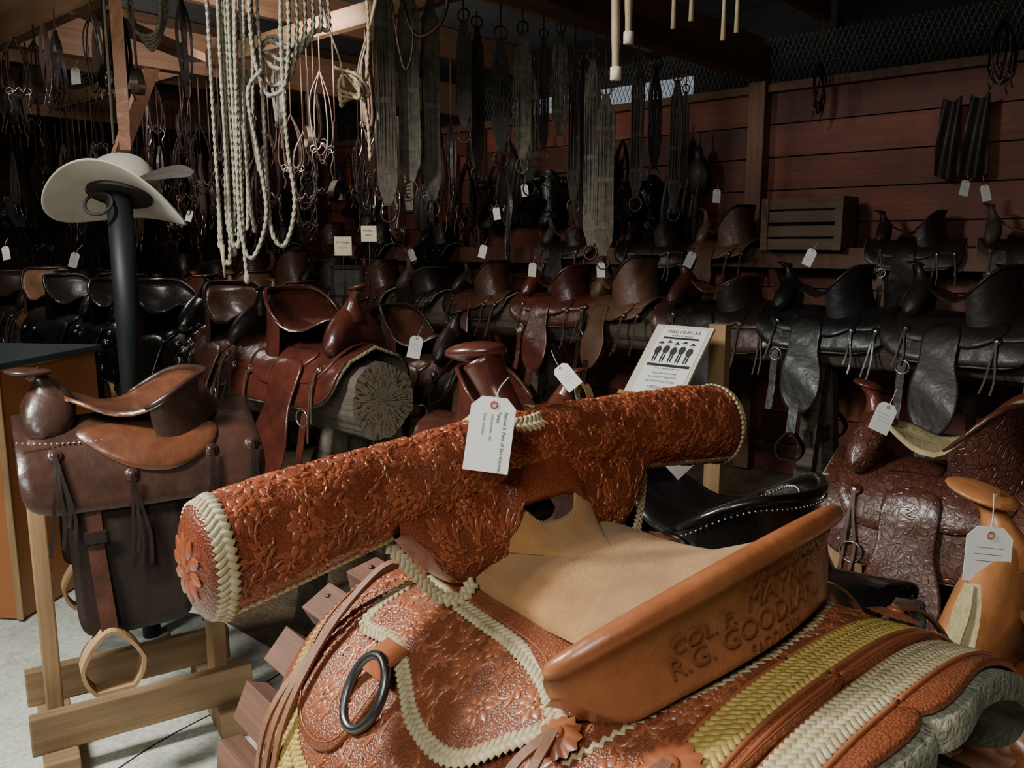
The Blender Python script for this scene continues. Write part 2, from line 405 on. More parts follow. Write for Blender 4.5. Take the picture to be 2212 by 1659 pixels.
    def text(s, body, size, mat, X, Y, O, ext=.0004, fn=None, align='CENTER', bold=0):
        cu=bpy.data.curves.new('t','FONT'); cu.body=body; cu.size=size; cu.align_x=align; cu.align_y='CENTER'; cu.extrude=ext; cu.resolution_u=3; cu.offset=bold
        o=bpy.data.objects.new('t',cu); bpy.context.collection.objects.link(o)
        dg=bpy.context.evaluated_depsgraph_get(); dg.update()
        me=bpy.data.meshes.new_from_object(o.evaluated_get(dg))
        X=V(X);Y=V(Y);O=V(O);Z=X.cross(Y)
        vs=[(fn(q.co.x,q.co.y,q.co.z) if fn else O+X*q.co.x+Y*q.co.y+Z*q.co.z) for q in me.vertices]
        s.add(vs,[tuple(p.vertices) for p in me.polygons],mat,False)
        bpy.data.objects.remove(o); bpy.data.meshes.remove(me); bpy.data.curves.remove(cu)
    def mesh(s, name):
        me=bpy.data.meshes.new(name); me.from_pydata(s.v,[],s.f)
        for m in s.mats: me.materials.append(m)
        me.polygons.foreach_set('material_index', s.m); me.polygons.foreach_set('use_smooth', s.sm)
        me.update(); return me
    def obj(s, name, loc=(0,0,0), rot=(0,0,0), bevel=0, parent=None):
        return place(s.mesh(name), name, loc, rot, bevel, parent)
def place(me, name, loc=(0,0,0), rot=(0,0,0), bevel=0, parent=None, scale=1.0):
    o=bpy.data.objects.new(name, me); bpy.context.collection.objects.link(o)
    o.location=loc; o.rotation_euler=rot; o.scale=(scale,)*3 if isinstance(scale,(int,float)) else scale
    if bevel:
        b=o.modifiers.new('bevel','BEVEL'); b.width=bevel; b.segments=2; b.limit_method='ANGLE'
    if parent: o.parent=parent
    return o
def cr(pts, n=8, closed=False):
    pts=[V(p) for p in pts]; K=len(pts); out=[]
    rng=range(K) if closed else range(K-1)
    for i in rng:
        p0=pts[i-1] if (closed or i>0) else pts[0]*2-pts[1]
        p1=pts[i]; p2=pts[(i+1)%K]
        p3=pts[(i+2)%K] if (closed or i+2<K) else p2*2-p1
        for k in range(n):
            t=k/n
            out.append(.5*((2*p1)+(p2-p0)*t+(2*p0-5*p1+4*p2-p3)*t*t+(3*p1-p0-3*p2+p3)*t**3))
    if not closed: out.append(pts[-1])
    return out
def cr2(pts, n=8, closed=True):
    return [(p.x,p.y) for p in cr([V((a,b,0)) for a,b in pts], n, closed)]
def sup(cx, cs, a, b, n=4, K=56):
    out=[]
    for i in range(K):
        t=2*pi*i/K; c,s_=cos(t),sin(t)
        out.append((cx+a*math.copysign(abs(c)**(2/n),c), cs+b*math.copysign(abs(s_)**(2/n),s_)))
    return out
def sst(a,b,x):
    t=max(0,min(1,(x-a)/(b-a))); return t*t*(3-2*t)
def inpoly(poly,x,y):
    c=False; n=len(poly)
    for i in range(n):
        (x1,y1),(x2,y2)=poly[i],poly[i-1]
        if (y1>y)!=(y2>y) and x<(x2-x1)*(y-y1)/(y2-y1)+x1: c=not c
    return c
def inm(poly,m):
    n=len(poly); cx=sum(p[0] for p in poly)/n; cy=sum(p[1] for p in poly)/n
    def f(x,y):
        dx,dy=x-cx,y-cy; l=math.hypot(dx,dy) or 1
        return inpoly(poly,x+dx/l*m,y+dy/l*m)
    return f

# ------------------------------------------------------------------ generic stock saddle
def stirrup(mb, c, mat, h=.15, w=.065, tw=.05):
    c=V(c)
    pts=[]
    for i in range(28):
        a=2*pi*i/28
        x=w*sin(a)*(1.0-.38*max(0,cos(a))); z=-h*.5+h*.5*cos(a)
        if cos(a)<-.75: z=-h*.5-h*.5*.8
        pts.append(c+V((x,0,z)))
    mb.ribbon(pts, tw, .009, mat, wd=(0,1,0), closed=True)
def saddle_mesh(name, lm='brown', seatm=None, hornm=None, trim='dark', skirt=(-.37,.28,.30), forkw=.15, ch=.11, fender=True,
                stir='dark', conch='metal', roll=True, horncap=.036, studs=False, strings='string', wool=True, jockey=None, hornh=.065,
                slick=False, forkh=1.0, drop=0.0, fend=1.0, silver=False):
    mb=MB(); seatm=seatm or lm; hornm=hornm or lm; jockey=jockey or lm
    R=.185; AM=1.28
    def D(x,s_,off):
        a=abs(s_)/R; sg=-1 if s_<0 else 1
        rise=.25*max(0,x-.1)**1.5+.12*max(0,-x-.15)**1.5
        wav=.006*sin(x*14+3*abs(s_)*6)*min(1,abs(s_)/.2)
        off=off+wav
        if a<=AM: y=(R+off)*sin(a); z=(R+off)*cos(a)
        else:
            d=abs(s_)-R*AM; y=(R+off)*sin(AM)+d*cos(AM); z=(R+off)*cos(AM)-d*sin(AM)
        return V((x, sg*y, z-R+.02+rise))
    x0,x1,sd=skirt; cx=(x0+x1)/2; a=(x1-x0)/2
    if wool: mb.panel(sup(cx,0,a+.004,sd+.006,5), D, -.012, .012, 'wool')
    mb.panel(sup(cx,0,a,sd,12 if slick else 6), D, 0, .008, lm, 12)
    if not slick:
        mb.panel(sup(cx-.16,0,a*.52,sd*.66,3.5), D, .009, .006, jockey, 8)
        mb.panel(sup(.10,0,.13,sd*.72,3), D, .009, .006, jockey, 8)
    K=48
    def rim(p):
        c,s_=cos(p),sin(p)
        x=-.02+(.16*c if c>0 else .21*c)
        y=(.115+.055*sst(.3,-.5,c))*s_
        z=.06+(.035+ch)*sst(-.05,.85,-c)+.05*sst(.2,1,c)*forkh
        return V((x,y,z+.03-drop*(1-.2*max(0,-c))))
    out=[rim(2*pi*i/K) for i in range(K)]
    mb.polar(out, (-.03,0,.088-drop), 2.3, 8, seatm, .012)
    def cb(u,v):
        p=radians(100)+u*radians(160); q=rim(p); base=D(q.x-.012-.02*max(0,-cos(p)), q.y*1.02, .012); base.z=min(base.z,q.z)
        m=q.lerp(base, v); m.x+= .018*sin(v*pi)*max(0,-cos(p)); return m
    mb.grid(cb, 20, 5, jockey)
    mb.tube([rim(radians(97)+i/24*radians(166)) for i in range(25)], [.004+.006*sin(pi*i/24)**.4 for i in range(25)], trim if roll else lm, 8)
    for sg in (-1,1):
        o=cr2([(.11,.10),(.03,.2),(-.09,.235),(-.2,.19),(-.22,.12),(-.1,.09)],6)
        mb.panel([(x,sg*y) for x,y in (o if sg>0 else o[::-1])], D, .018 if not slick else .009, .005, jockey if not slick else seatm, 6)
    fw=1.0 if not slick else 1.35
    def fk(u,v):
        y=(u-.5)*2; e=sqrt(max(0,1-abs(y)**3.2)); t=v*2*pi
        yy=y*forkw; zc=.105-.055*y*y-.02*abs(y); rz=(.058*e+.03*(1-abs(y))*e)*forkh; rx=.045*e*(1+.2*abs(y))*fw
        return V((.165+rx*cos(t)+.02*y*y, yy, zc*forkh-drop*.7+rz*sin(t)*(.9 if sin(t)>0 else 1.2)))
    mb.grid(fk, 22, 18, lm, cv=True)
    hx=.175; hz=.175*forkh-drop*.7; q=horncap/.036
    mb.tube(cr([(hx-.01,0,hz-.05),(hx-.002,0,hz-.01),(hx+.006,0,hz+hornh*.25),(hx+.014,0,hz+hornh*.6),(hx+.024,0,hz+hornh*.95)],3),[.056,.05,.043,.036,.031,.027,.024,.021,.0195,.0185,.019,.021,.024],hornm,12)
    Rm=Euler((0,radians(-14 if not slick else -4),0)).to_matrix()
    mb.ell((hx+.03,0,hz+hornh), (horncap*1.15,horncap,.010), hornm, Rm, 18, 8)
    if slick:   # laced row where the skirt meets the fork
        for sg in (-1,1):
            for i in range(16):
                c=D(.06+.0125*i,sg*.135,.011); mb.ell(c,(.0028,.006,.002),'twine',None,6,4)
    for sg in (-1,1):
        for (px,ps) in ((.17,.17),(-.2,.2),(-.31,.2),(.0,.235)):
            c=D(px,sg*ps,.02 if not slick else .01); n=(D(px,sg*ps,.05)-c).normalized()
            Rr=n.to_track_quat('Z','Y').to_matrix()
            mb.ell(c,(.02,.02,.005),trim,Rr,12,5)
            mb.ell(c+n*.004,(.011,.011,.005),conch if not slick else trim,Rr,10,5)
            for k in range(2 if not slick else 4):
                L=.16+.1*random.random(); dx=random.uniform(-.03,.03)
                P=[D(px,sg*ps,.027), D(px+dx*.4,sg*(ps+L*.3),.022), D(px+dx,sg*(ps+L*.7),.016),D(px+dx*1.2+.01,sg*(ps+L),.018)]
                mb.ribbon(cr(P,4), .008,.003, strings)
        if silver:
            for k in range(5):
                for (px,ps) in ((-.30+.1*k,sd*.86),(.22,.06+.045*k),(-.34,.06+.045*k)):
                    c=D(px,sg*ps,.012); n=(D(px,sg*ps,.05)-c).normalized(); Rr=n.to_track_quat('Z','Y').to_matrix()
                    mb.ell(c,(.016,.016,.006),conch,Rr,10,5)
        if fender:
            if slick:
                o=sup(.02,.45,.135,.175,7)
                mb.panel([(x,sg*y) for x,y in (o if sg>0 else o[::-1])], D, -.016, .006, 'dark', 8)
                mb.ribbon([D(.10,sg*.28,-.004),D(.10,sg*.45,-.004),D(.09,sg*.56,.0)],.03,.005,'brown')
                mb.ribbon([D(.10,sg*.30,-.002),D(.10,sg*.42,.003),D(.09,sg*.62,.01)],.038,.005,'brown')
                mb.box(D(.10,sg*.38,.010),(.05,.012,.03),'dark')
                q_=D(.09,sg*.61,.01); stirrup(mb,q_,stir,.17,.07,.055)
            else:
                o=cr2([(.08,.16),(.085,.3),(.105,.42),(.09,.54),(.03,.62),(-.04,.62),(-.09,.54),(-.095,.42),(-.06,.3),(-.05,.16)],5)
                o=[(x*(.6+.4*fend),.16+(y-.16)*fend) for x,y in o]
                if sg<0: o=[(x,-y) for x,y in o][::-1]
                mb.panel(o, D, .026, .006, jockey, 10)
                e_=.16+.46*fend
                mb.ribbon([D(.01,sg*(e_-.04),.034),D(.01,sg*(e_+.04),.03),D(.01,sg*(e_+.12),.02)],.045,.006,trim)
                q_=D(.01,sg*(e_+.10),.02); stirrup(mb,q_,stir)
                mb.ribbon([D(.15,sg*.2,.012),D(.155,sg*.36,.006),D(.15,sg*.5,.0),D(.15,sg*.62,-.01)],.034,.004,trim)
                mb.ring(D(.15,sg*.34,.012),.03,.004,conch)
        if studs:
            for o_,rr in ((sup(cx,0,a-.02,sd-.018,6,90),.0045),(sup(.10,0,.11,sd*.72-.015,3,60),.004)):
                for (x,s_) in o_:
                    if s_*sg>0.02: mb.ell(D(x,s_,.014),(rr,rr,rr),conch,None,6,4)
            for k in range(14):
                q_=D(.01,sg*(.22+.028*k),.036); mb.ell(q_,(.009,.009,.009),conch,None,8,5)
                for dx in (-.035,.035): mb.ell(D(.01+dx,sg*(.22+.028*k),.034),(.005,.005,.005),conch,None,6,4)
    if studs:
        for i in range(60):
            q_=rim(radians(97)+i/59*radians(166)); mb.ell(q_+V((-.006,0,-.014)),(.003,.003,.003),conch,None,6,4)
            mb.ell(q_.lerp(V((-.03,0,.09)),.2)+V((0,0,-.004)),(.003,.003,.003),conch,None,6,4)
        for sg in (-1,1):
            for k in range(3):
                for i in range(30):
                    y=.08+.9*i/30*.9; e=sqrt(max(0,1-abs(y)**3.2)); tt=radians(150-35*k)
                    yy=y*forkw; zc=.105-.055*y*y-.02*abs(y); rz=(.058*e+.03*(1-abs(y))*e)*forkh; rx=.045*e*(1+.2*abs(y))
                    mb.ell((.165+rx*cos(tt)+.02*y*y, sg*yy, zc*forkh+rz*sin(tt)*.9),(.003,.003,.003),conch,None,6,4)
    return mb.mesh(name)

def tag(loc, rot, w=.045, h=.09, lines=(), name='paper_tag', parent=None, string=True, rotated=False, up=.05):
    mb=MB(); c=w*.22
    o=[(-w/2,-h/2),(w/2,-h/2),(w/2,h/2-c),(w/2-c,h/2),(-w/2+c,h/2),(-w/2,h/2-c)]
    n=6; z=.0006
    mb.add([(x,y,z) for x,y in o]+[(x,y,-z) for x,y in o],[tuple(range(n)),tuple(range(2*n-1,n-1,-1))]+[(i,(i+1)%n,(i+1)%n+n,i+n) for i in range(n)],'paper',False)
    mb.ring((0,h/2-c*.8,z),w*.07,w*.025,'pink',(1,0,0),(0,1,0),14,5)
    if string: mb.tube(cr([(0,h/2-c*.8,z),(.004,h/2+up*.4,-.004),(.012,h/2+up,-.02)],5),.0010,'twine',5)
    for (t,sz,x,y) in lines:
        if rotated: mb.text(t,sz,'ink',(0,-1,0),(1,0,0),(x,y,z+.0003),.0001,align='LEFT')
        else: mb.text(t,sz,'ink',(1,0,0),(0,1,0),(x,y,z+.0003),.0001)
    if not lines:
        for k in range(3): mb.box((random.uniform(-.002,.002),h*.12-k*h*.12,z),(w*.6,h*.008,.0004),'glass')
    return mb.obj(name, loc, rot, parent=parent)

# ------------------------------------------------------------------ room shell
def room():
    f=MB(); f.add([(-12,-3,0),(4,-3,0),(4,1.57,0),(-12,1.57,0)],[(0,1,2,3)],'concrete',False)
    f.add([(-12,1.57,0),(4,1.57,0),(4,1.57,-.03),(-12,1.57,-.03)],[(0,3,2,1)],'concrete',False)
    j=[(-2.47,1.57),(-2.40,1.3),(-2.36,1.0),(-2.27,.7),(-2.22,.3),(-2.1,-.4)]
    f.ribbon([(x,y,.0006) for x,y in cr2(j,5,False)],.006,.001,'void',wd=(1,0,0))
    f.obj('floor_concrete')
    d=MB()
    def gf(u,v):
        x=-12+16*u; y=1.57+3.8*v
        return V((x,y,-.012+.008*sin(x*7+y*5)*sin(y*9)))
    d.grid(gf,120,30,'dirt'); d.obj('floor')
    mb=MB(); z=0
    while z<2.4:
        for xx in ((-10.5,-7.5),(-7.5,-5.02),(-5.02,-2.52),(-2.52,3.2)):
            mb.box(((xx[0]+xx[1])/2,5.22+random.uniform(-.004,.004),z+.1),(xx[1]-xx[0]-.006,.03,.197),'wall')
        z+=.205
    mb.box((-3.6,5.26,1.2),(14,.02,2.4),'void')
    mb.obj('wall_back')
    mb=MB(); z=0
    while z<2.9:
        mb.box((-10.52,1.4,z+.1),(.03,7.8,.197),'wall2'); z+=.205
    mb.box((-10.56,1.4,1.5),(.02,8,3.1),'void')
    mb.box((-10.47,1.5,2.15),(.06,7.4,.14),'beam')
    mb.box((-10.47,2.6,1.86),(.02,1.9,.34),'panelgrey')
    mb.obj('wall_left')
    mb=MB(); mb.box((3.2,1.2,1.5),(.05,8.4,3),'wall2'); mb.obj('wall_right')
    mb=MB(); mb.box((-3.7,-2.9,1.5),(14,.05,3),'wall2'); mb.obj('wall_front')
    mb=MB(); mb.box((-3.7,1.2,3.03),(14,8.4,.04),'ceil'); mb.obj('ceiling')
    for x in (-9.9,-7.5,-5.02,-2.52,0.0):
        mb=MB(); mb.box((x,1.15,2.64),(.09,7.9,.24),'beam'); mb.obj('ceiling_beam',bevel=.004)
        mb=MB(); mb.box((x,5.15,1.26),(.11,.09,2.5),'post'); mb.obj('wall_post',bevel=.004)
    for x in [-9.3+1.2*i for i in range(9)]:
        mb=MB(); mb.box((x,1.15,2.9),(.05,7.9,.2),'beam'); mb.obj('ceiling_joist')
    mb=MB(); mb.box((-3.7,1.45,2.47),(13.6,.06,.13),'beamx'); mb.obj('hanging_rail',bevel=.003)
    mb=MB(); mb.box((-3.7,2.75,2.62),(13.6,.05,.1),'beamx'); mb.obj('hanging_rail',bevel=.003)
    mb=MB(); mb.box((-3.7,5.17,2.47),(13.6,.05,.05),'post'); mb.obj('trim_1')
    for (a,b) in (((-5.0,2.4,2.55),(-5.6,2.4,2.0)),((-7.0,1.45,2.45),(-7.7,1.45,1.85)),((-3.6,1.45,2.42),(-4.1,2.2,2.42))):
        mb=MB(); a=V(a);b=V(b); mb.ribbon([a,b],.09,.04,'post',wd=(0,1,0)); mb.obj('beam_brace')
    mb=MB(); x=-10.4
    while x<3:
        for sg in (1,-1):
            mb.tube([V((x,5.2,2.49)),V((x+sg*.12,5.2,2.78))],.0022,'mesh',3,cap=False)
        x+=.034
    mb.obj('wire_mesh_screen')
    mb=MB(); mb.box((-7.7,5.33,2.72),(5.8,.02,.62),'void'); mb.box((.2,5.33,2.72),(6.6,.02,.62),'void'); mb.box((-3.7,5.31,2.93),(14,.02,.56),'void'); mb.obj('eave_sky_blocker')  # black sheets added outside the mesh to block most of the sky
room()

# ------------------------------------------------------------------ hero saddle
def hero():
    H=bpy.data.objects.new('wide_swell_show_saddle',None); bpy.context.collection.objects.link(H)
    H.matrix_world = Matrix.Translation(S(.018,1.175,.9)) @ Matrix.Rotation(radians(172),4,'Z') @ Matrix.Rotation(radians(-3),4,'X')
    def D(x,y,off):
        z=.146-3.6*abs(y)**3+.12*max(0,-x-.45)
        n=V((0,10.8*y*abs(y),1)).normalized()
        return V((x,y,z))+n*off
    def nrm(x,y): return V((0,10.8*y*abs(y),1)).normalized()
    def dpath(pts,off,closed=False,n=10):
        c=cr([V((a,b,0)) for a,b in pts],n,closed)
        if closed: c.append(c[0])
        return [D(p.x,p.y,off) for p in c],[nrm(p.x,p.y) for p in c]
    mb=MB(); fm=MB()
    for sg in (1,-1):
        def fl(o): return [(x,sg*y) for x,y in (o if sg>0 else o[::-1])]
        wl=cr2([(.08,.12),(.12,.22),(.11,.33),(.04,.39),(-.12,.41),(-.3,.41),(-.46,.40),(-.55,.37),(-.585,.28),(-.59,.14),(-.59,.0),(-.4,.0),(-.1,.02),(.03,.05)],8)
        mb.panel(fl(wl),D,-.035,.03,'wool',12)
        sk=cr2([(.09,.12),(.13,.22),(.12,.33),(.04,.40),(-.12,.42),(-.3,.42),(-.43,.41),(-.53,.37),(-.568,.28),(-.575,.16),(-.575,.0),(-.4,.0),(-.1,.02),(.03,.05)],8)
        mb.panel(fl(sk),D,-.001,.008,'hero',16)
        lf=cr2([(.1,.13),(.12,.21),(.10,.29),(.03,.34),(-.05,.33),(-.06,.25),(-.02,.17),(.03,.13)],8)
        mb.panel(fl(lf),D,.008,.006,'hero',10)
        jk=cr2([(.0,.12),(.03,.17),(.035,.235),(-.02,.232),(-.06,.238),(-.10,.255),(-.16,.28),(-.235,.283),(-.29,.245),(-.325,.20),(-.33,.14),(-.2,.10),(-.08,.10)],10)
        mb.panel(fl(jk),D,.014,.008,'hero',18)
        rj=cr2([(-.33,.10),(-.345,.2),(-.37,.27),(-.42,.3),(-.485,.29),(-.505,.18),(-.505,.0),(-.45,.0),(-.38,.02)],8)
        mb.panel(fl(rj),D,.009,.007,'hero',14)
        uj=cr2([(.01,.11),(.0,.142),(-.08,.152),(-.17,.157),(-.25,.168),(-.32,.205),(-.36,.17),(-.3,.12),(-.1,.11)],8)
        mb.panel(fl(uj),D,.020,.009,'hero',10)
        j0,l0,r0,u0,s0=inm(jk,.026),inm(lf,.024),inm(rj,.022),inm(uj,.012),inm(sk,.05)
        def fp(off,sg=sg): return lambda a,b,h: D(a,sg*b,off+h)
        fm.floral(fp(.0222),lambda a,b:j0(a,b) and not inpoly(uj,a,b-.018),(-.36,.06,.14,.33),'petal',.040,.0022,seed=3)
        fm.floral(fp(.0142),lambda a,b:l0(a,b) and not inpoly(jk,a,b-.0),(-.08,.14,.14,.36),'petal',.038,.0021,seed=4)
        fm.floral(fp(.0162),lambda a,b:r0(a,b) and (a>-.432) ,(-.56,-.36,.01,.31),'petal',.036,.0021,seed=5)
        fm.floral(fp(.0072),lambda a,b:s0(a,b) and not inpoly(jk,a,b-.02) and not inpoly(lf,a,b-.02) and not inpoly(rj,a,b-.02) and a>-.43 and b<.375,(-.5,.1,.2,.42),'petal',.036,.0021,seed=6)
        for o_,of in ((jk,.0225),(lf,.0145),(rj,.0165),(uj,.0295)):
            n=len(o_); cx_=sum(p[0] for p in o_)/n; cy_=sum(p[1] for p in o_)/n
            pp=[D(cx_+(a-cx_)*.955,sg*(cy_+(b-cy_)*.955),of) for a,b in o_]
            fm.tube(pp,.0011,'petal',4,closed=True)
    mb.obj('skirts',parent=H); fm.obj('floral_carving',parent=H)
    mb=MB()
    for sg in (1,-1):
        g=lambda pts:[(x,sg*y) for x,y in pts]
        p,n=dpath(g([(.02,.148),(-.05,.158),(-.13,.165),(-.2,.171),(-.27,.188),(-.325,.217)]),.0258); mb.braid(p,n,.019,'braid')
        p,n=dpath(g([(.03,.17),(.037,.21),(.028,.236),(-.02,.234),(-.06,.240),(-.10,.257),(-.16,.281),(-.235,.283),(-.29,.245),(-.325,.21)]),.0225); mb.braid(p,n,.017,'braid')
        for k in range(3):
            p,n=dpath(g([(.118-.013*k,.2),(.108-.013*k,.30-.01*k),(.04,.375-.013*k),(-.1,.395-.013*k),(-.3,.395-.013*k),(-.43,.385-.013*k),(-.52,.35-.012*k)]),.0085); mb.braid(p,n,.0165,'ybraid',.0085)
        for xb in (-.452,-.464,-.476,-.522,-.534,-.546):
            off=.0175 if xb>-.5 else .0085
            p,n=dpath(g([(xb,.0),(xb,.1),(xb,.2),(xb,.275 if xb>-.5 else .33)]),off); mb.braid(p,n,.0165,'ybraid' if xb>-.5 else 'braid',.0085)
        for xe,of in ((-.440,.0165),(-.489,.0165),(-.500,.0165),(-.512,.008),(-.560,.008)):
            p,n=dpath(g([(xe,.0),(xe,.1),(xe,.2),(xe,.28)]),of); mb.tube(p,.0026,'petal',6)
        p,n=dpath(g([(-.425,.0),(-.42,.08),(-.40,.14),(-.375,.20),(-.35,.24)]),.017)
        mb.braid(p,n,.006,'braid',.012)
    mb.obj('braiding',parent=H)
    # ---- fork + wings
    YL=.478
    def wc(y): a=abs(y)/YL; return V((-.015*a, y, .307-.035*a**1.8))
    def wr(y):
        a=abs(y)/YL
        base=.056+.008*sst(.35,.85,a)
        e=1.0 if a<.93 else max(0,1-((a-.93)/.07)**3.2)**.5
        return base*e
    mb=MB()
    def wing(u,v):
        y=YL*sin((u-.5)*pi*.999)
        c=wc(y); r=wr(y); t=v*2*pi
        return c+V((cos(t)*r*.92,0,sin(t)*r*1.05))
    mb.grid(wing,130,44,'herowing',cv=True)
    def WP(a,b,h):
        r=wr(max(-.44,min(.44,a)))+h; t=b/.06; c=wc(a); return c+V((cos(t)*r*.92,0,sin(t)*r*1.05))
    mb.floral(WP,lambda a,b:True,(-.418,.43,-.16,.212),'wpetal',.042,.0024,seed=8)
    for sg in (1,-1):
        def EP(a,b,h,sg=sg):
            c=wc(sg*YL); return c+V((a,sg*(h-.001-1.2*(a*a+b*b)),b))
        k0=.2
        for k in range(10): mb.leaf(EP,.014*cos(k0+k*pi/5),.014*sin(k0+k*pi/5),k0+k*pi/5,.026,.015,.0022,'wpetal')
        for k in range(7): mb.leaf(EP,.002*cos(k0+k*2*pi/7),.002*sin(k0+k*2*pi/7),k0+k*2*pi/7,.014,.010,.003,'wpetal')
    def fork(u,v):
        y=(u-.5)*2*.235; a=abs(y)
        top=wc(y).z+.015
        br=D(0,y,.02).z
        if a<.045: bot=.245
        elif a<.085: bot=.245+(br-.245)*sst(.045,.085,a)
        elif a<.14: bot=br
        else: bot=br+(wc(y).z-.05-br)*sst(.13,.235,a)
        t=v*2*pi; c,s_=cos(t),sin(t)
        q=.5+.5*math.copysign(abs(s_)**.7,s_)
        z=bot+(top-bot)*q
        rx=(.045+.03*(1-q))*(1-.25*sst(.15,.235,a))
        cxo=-.0-.015*(1-q)
        return V((cxo+math.copysign(abs(c)**.75,c)*rx, y, z))
    mb.grid(fork,64,32,'herowing',cv=True)
    def FP(a,b,h): return fork(min(.98,max(.02,.5+a/.47)),.5-b*1.9)+V((-h-.0004,0,0))
    mb.floral(FP,lambda a,b:abs(a)>.06,(-.19,.2,-.07,.09),'wpetal',.034,.0021,seed=9)
    mb.ell((.025,0,.335),(.045,.07,.038),'wpetal',None,24,14)
    mb.tube(cr([(.015,0,.33),(.028,0,.37),(.045,.004,.405),(.06,.008,.435)],5),[.038,.035,.032,.030,.028,.027,.026,.025,.025,.025,.026,.027,.028,.029,.03,.032],'red',18)
    mb.ell((.072,.012,.447),(.050,.036,.015),'red',Euler((radians(4),radians(6),radians(20))).to_matrix(),26,10)
    mb.obj('fork',(0,.008,.0),(radians(1.4),0,0),parent=H)
    mb=MB()
    for sg in (1,-1):
        y=sg*.452; c=wc(y); r=wr(y)
        pts=[];ns=[]
        for i in range(61):
            t=2*pi*i/60; d=V((cos(t)*.92,0,sin(t)*1.05)); pts.append(c+d*(r+.0005)); ns.append((d.normalized()+V((0,sg*.35,0))).normalized())
        mb.braid(pts,ns,.019,'braid')
        pts=[];ns=[]
        for i in range(50):
            q=i/49; yy=.44-.21*q
            c=wc(yy); r=wr(yy); t=radians(238)
            p=c+V((cos(t)*r*.97,0,sin(t)*r*1.05))
            pts.append(V((p.x,sg*p.y,p.z))); ns.append(V((-.6,0,-.7)).normalized())
        mb.braid(pts,ns,.012,'braid')
        P=cr([(-.038,.235,.236),(-.052,.215,.205),(-.066,.19,.170),(-.08,.165,.160),(-.075,.14,.174)],8)
        mb.braid([V((p.x,sg*p.y,p.z)) for p in P],[V((-.6,sg*.3,.5))]*len(P),.015,'braid')
    pts=[V((.018+.05*cos(2*pi*i/50),.062*sin(2*pi*i/50),.355)) for i in range(51)]
    mb.braid(pts,[V((cos(2*pi*i/50)*.6,sin(2*pi*i/50)*.6,.7)) for i in range(51)],.022,'braid')
    mb.obj('fork_braiding',(0,.008,.0),(radians(1.4),0,0),parent=H)
    # ---- seat
    half=[(-.086,0,.228),(-.082,.03,.233),(-.068,.048,.252),(-.056,.070,.262),(-.050,.092,.242),(-.035,.112,.207),(-.02,.122,.188),(-.1,.136,.180),(-.2,.142,.180),(-.28,.157,.192),(-.332,.205,.222),(-.385,.175,.258),(-.415,.1,.280)]
    full=half+[(-.425,0,.287)]+[(x,-y,z) for x,y,z in half[:0:-1]]
    mb=MB(); out=cr(full,6,True)
    mb.polar(out,(-.2,0,.200),lambda o:3.6 if o.x>-.15 else 2.4,16,'suede',.016)
    for i in range(0,len(out)):
        o=out[i]
        if o.x>-.12:
            c=V((-.2,0,.2)).lerp(o,.955); c.z=.2+(o.z-.2)*.955**3.6+.0006
            mb.ell(c,(.0013,.0013,.0007),'braid',None,5,3)
    mb.obj('seat',parent=H)
    # ---- cantle
    AE=1.35
    def rimp(t):
        a=t*AE; return V((-.355-.072*(cos(a)-.22)/.78, .250*sin(a)/sin(AE), .226+.060*(cos(a)-.22)/.78))
    def basep(t):
        a=t*AE; y=.222*sin(a)/sin(AE); q=D(0,y,.016); z=q.z+.016
        p=rimp(t); e=sst(.62,1.0,abs(t)); return V((-.352-.078*(cos(a)-.22)/.78, y, z)).lerp(V((p.x+.006,p.y,p.z-.022)),e*.85)
    def cback(u,v,off=0):
        t=(u-.5)*2; p=rimp(t); b=basep(t); m=p.lerp(b,min(v,1))
        m.x += .010*sin(pi*min(v,1))
        if v>1: q=(v-1)/.25; m.x+=.03*q; m.z-=.03*q; m.y*=1-.06*q
        d=V((-cos(t*AE*.7),sin(t*AE*.7)*.5,.0)).normalized(); return m+d*off
    mb=MB()
    mb.grid(lambda u,v:cback(u,v*1.25),64,20,'cantle')
    mb.tube([rimp((i/40-.5)*2)+V((.006,0,-.002)) for i in range(41)],[.006+.008*sin(pi*i/40)**.35 for i in range(41)],'rim',14)
    def lip(u,v):
        t=(u-.5)*2; p=rimp(t); c=V((-.2,0,.2)); w=p.lerp(c,v*.14); w.z=p.z-.014*v+.005; return w
    mb.grid(lip,40,3,'rim')
    def tm(cx,vv):
        def fn(x,y,z):
            u=.5-(x+cx)/.58; v=vv-y/.115
            return cback(u,v,.0030+max(0,z)*1.0)
        return fn
    for body,sz,cx,vv in (('MADE BY H H M',.021,.055,.22),('MAYNORD',.034,.055,.44),('COL. F.',.026,-.085,.50),('R.G. GOODLAND',.033,-.005,.71),('SADDLERY',.018,.01,.92)):
        mb.text(body,sz,'letter',(1,0,0),(0,1,0),(0,0,0),.0010,fn=tm(cx,vv))
    mb.obj('cantle',(0,.006,0),(radians(-2.2),0,0),parent=H)
    # ---- rosettes, thongs, ring
    mb=MB()
    def rosette(x,y,off,r,mat='rim'):
        c=D(x,y,off); n=nrm(x,y); R=n.to_track_quat('Z','Y').to_matrix(); K=48
        vs=[c+n*.008]+[c+R@V(((r*(1+.10*cos(12*a)))*cos(a),(r*(1+.10*cos(12*a)))*sin(a),0)) for a in [2*pi*i/K for i in range(K)]]+[c+n*.006+R@V((r*.6*cos(a),r*.6*sin(a),0)) for a in [2*pi*i/K for i in range(K)]]
        fs=[(1+i,1+(i+1)%K,1+K+(i+1)%K,1+K+i) for i in range(K)]+[(0,1+K+i,1+K+(i+1)%K) for i in range(K)]
        mb.add(vs,fs,mat)
        mb.ell(c+n*.008,(r*.35,r*.35,.004),'rim',R,14,6)
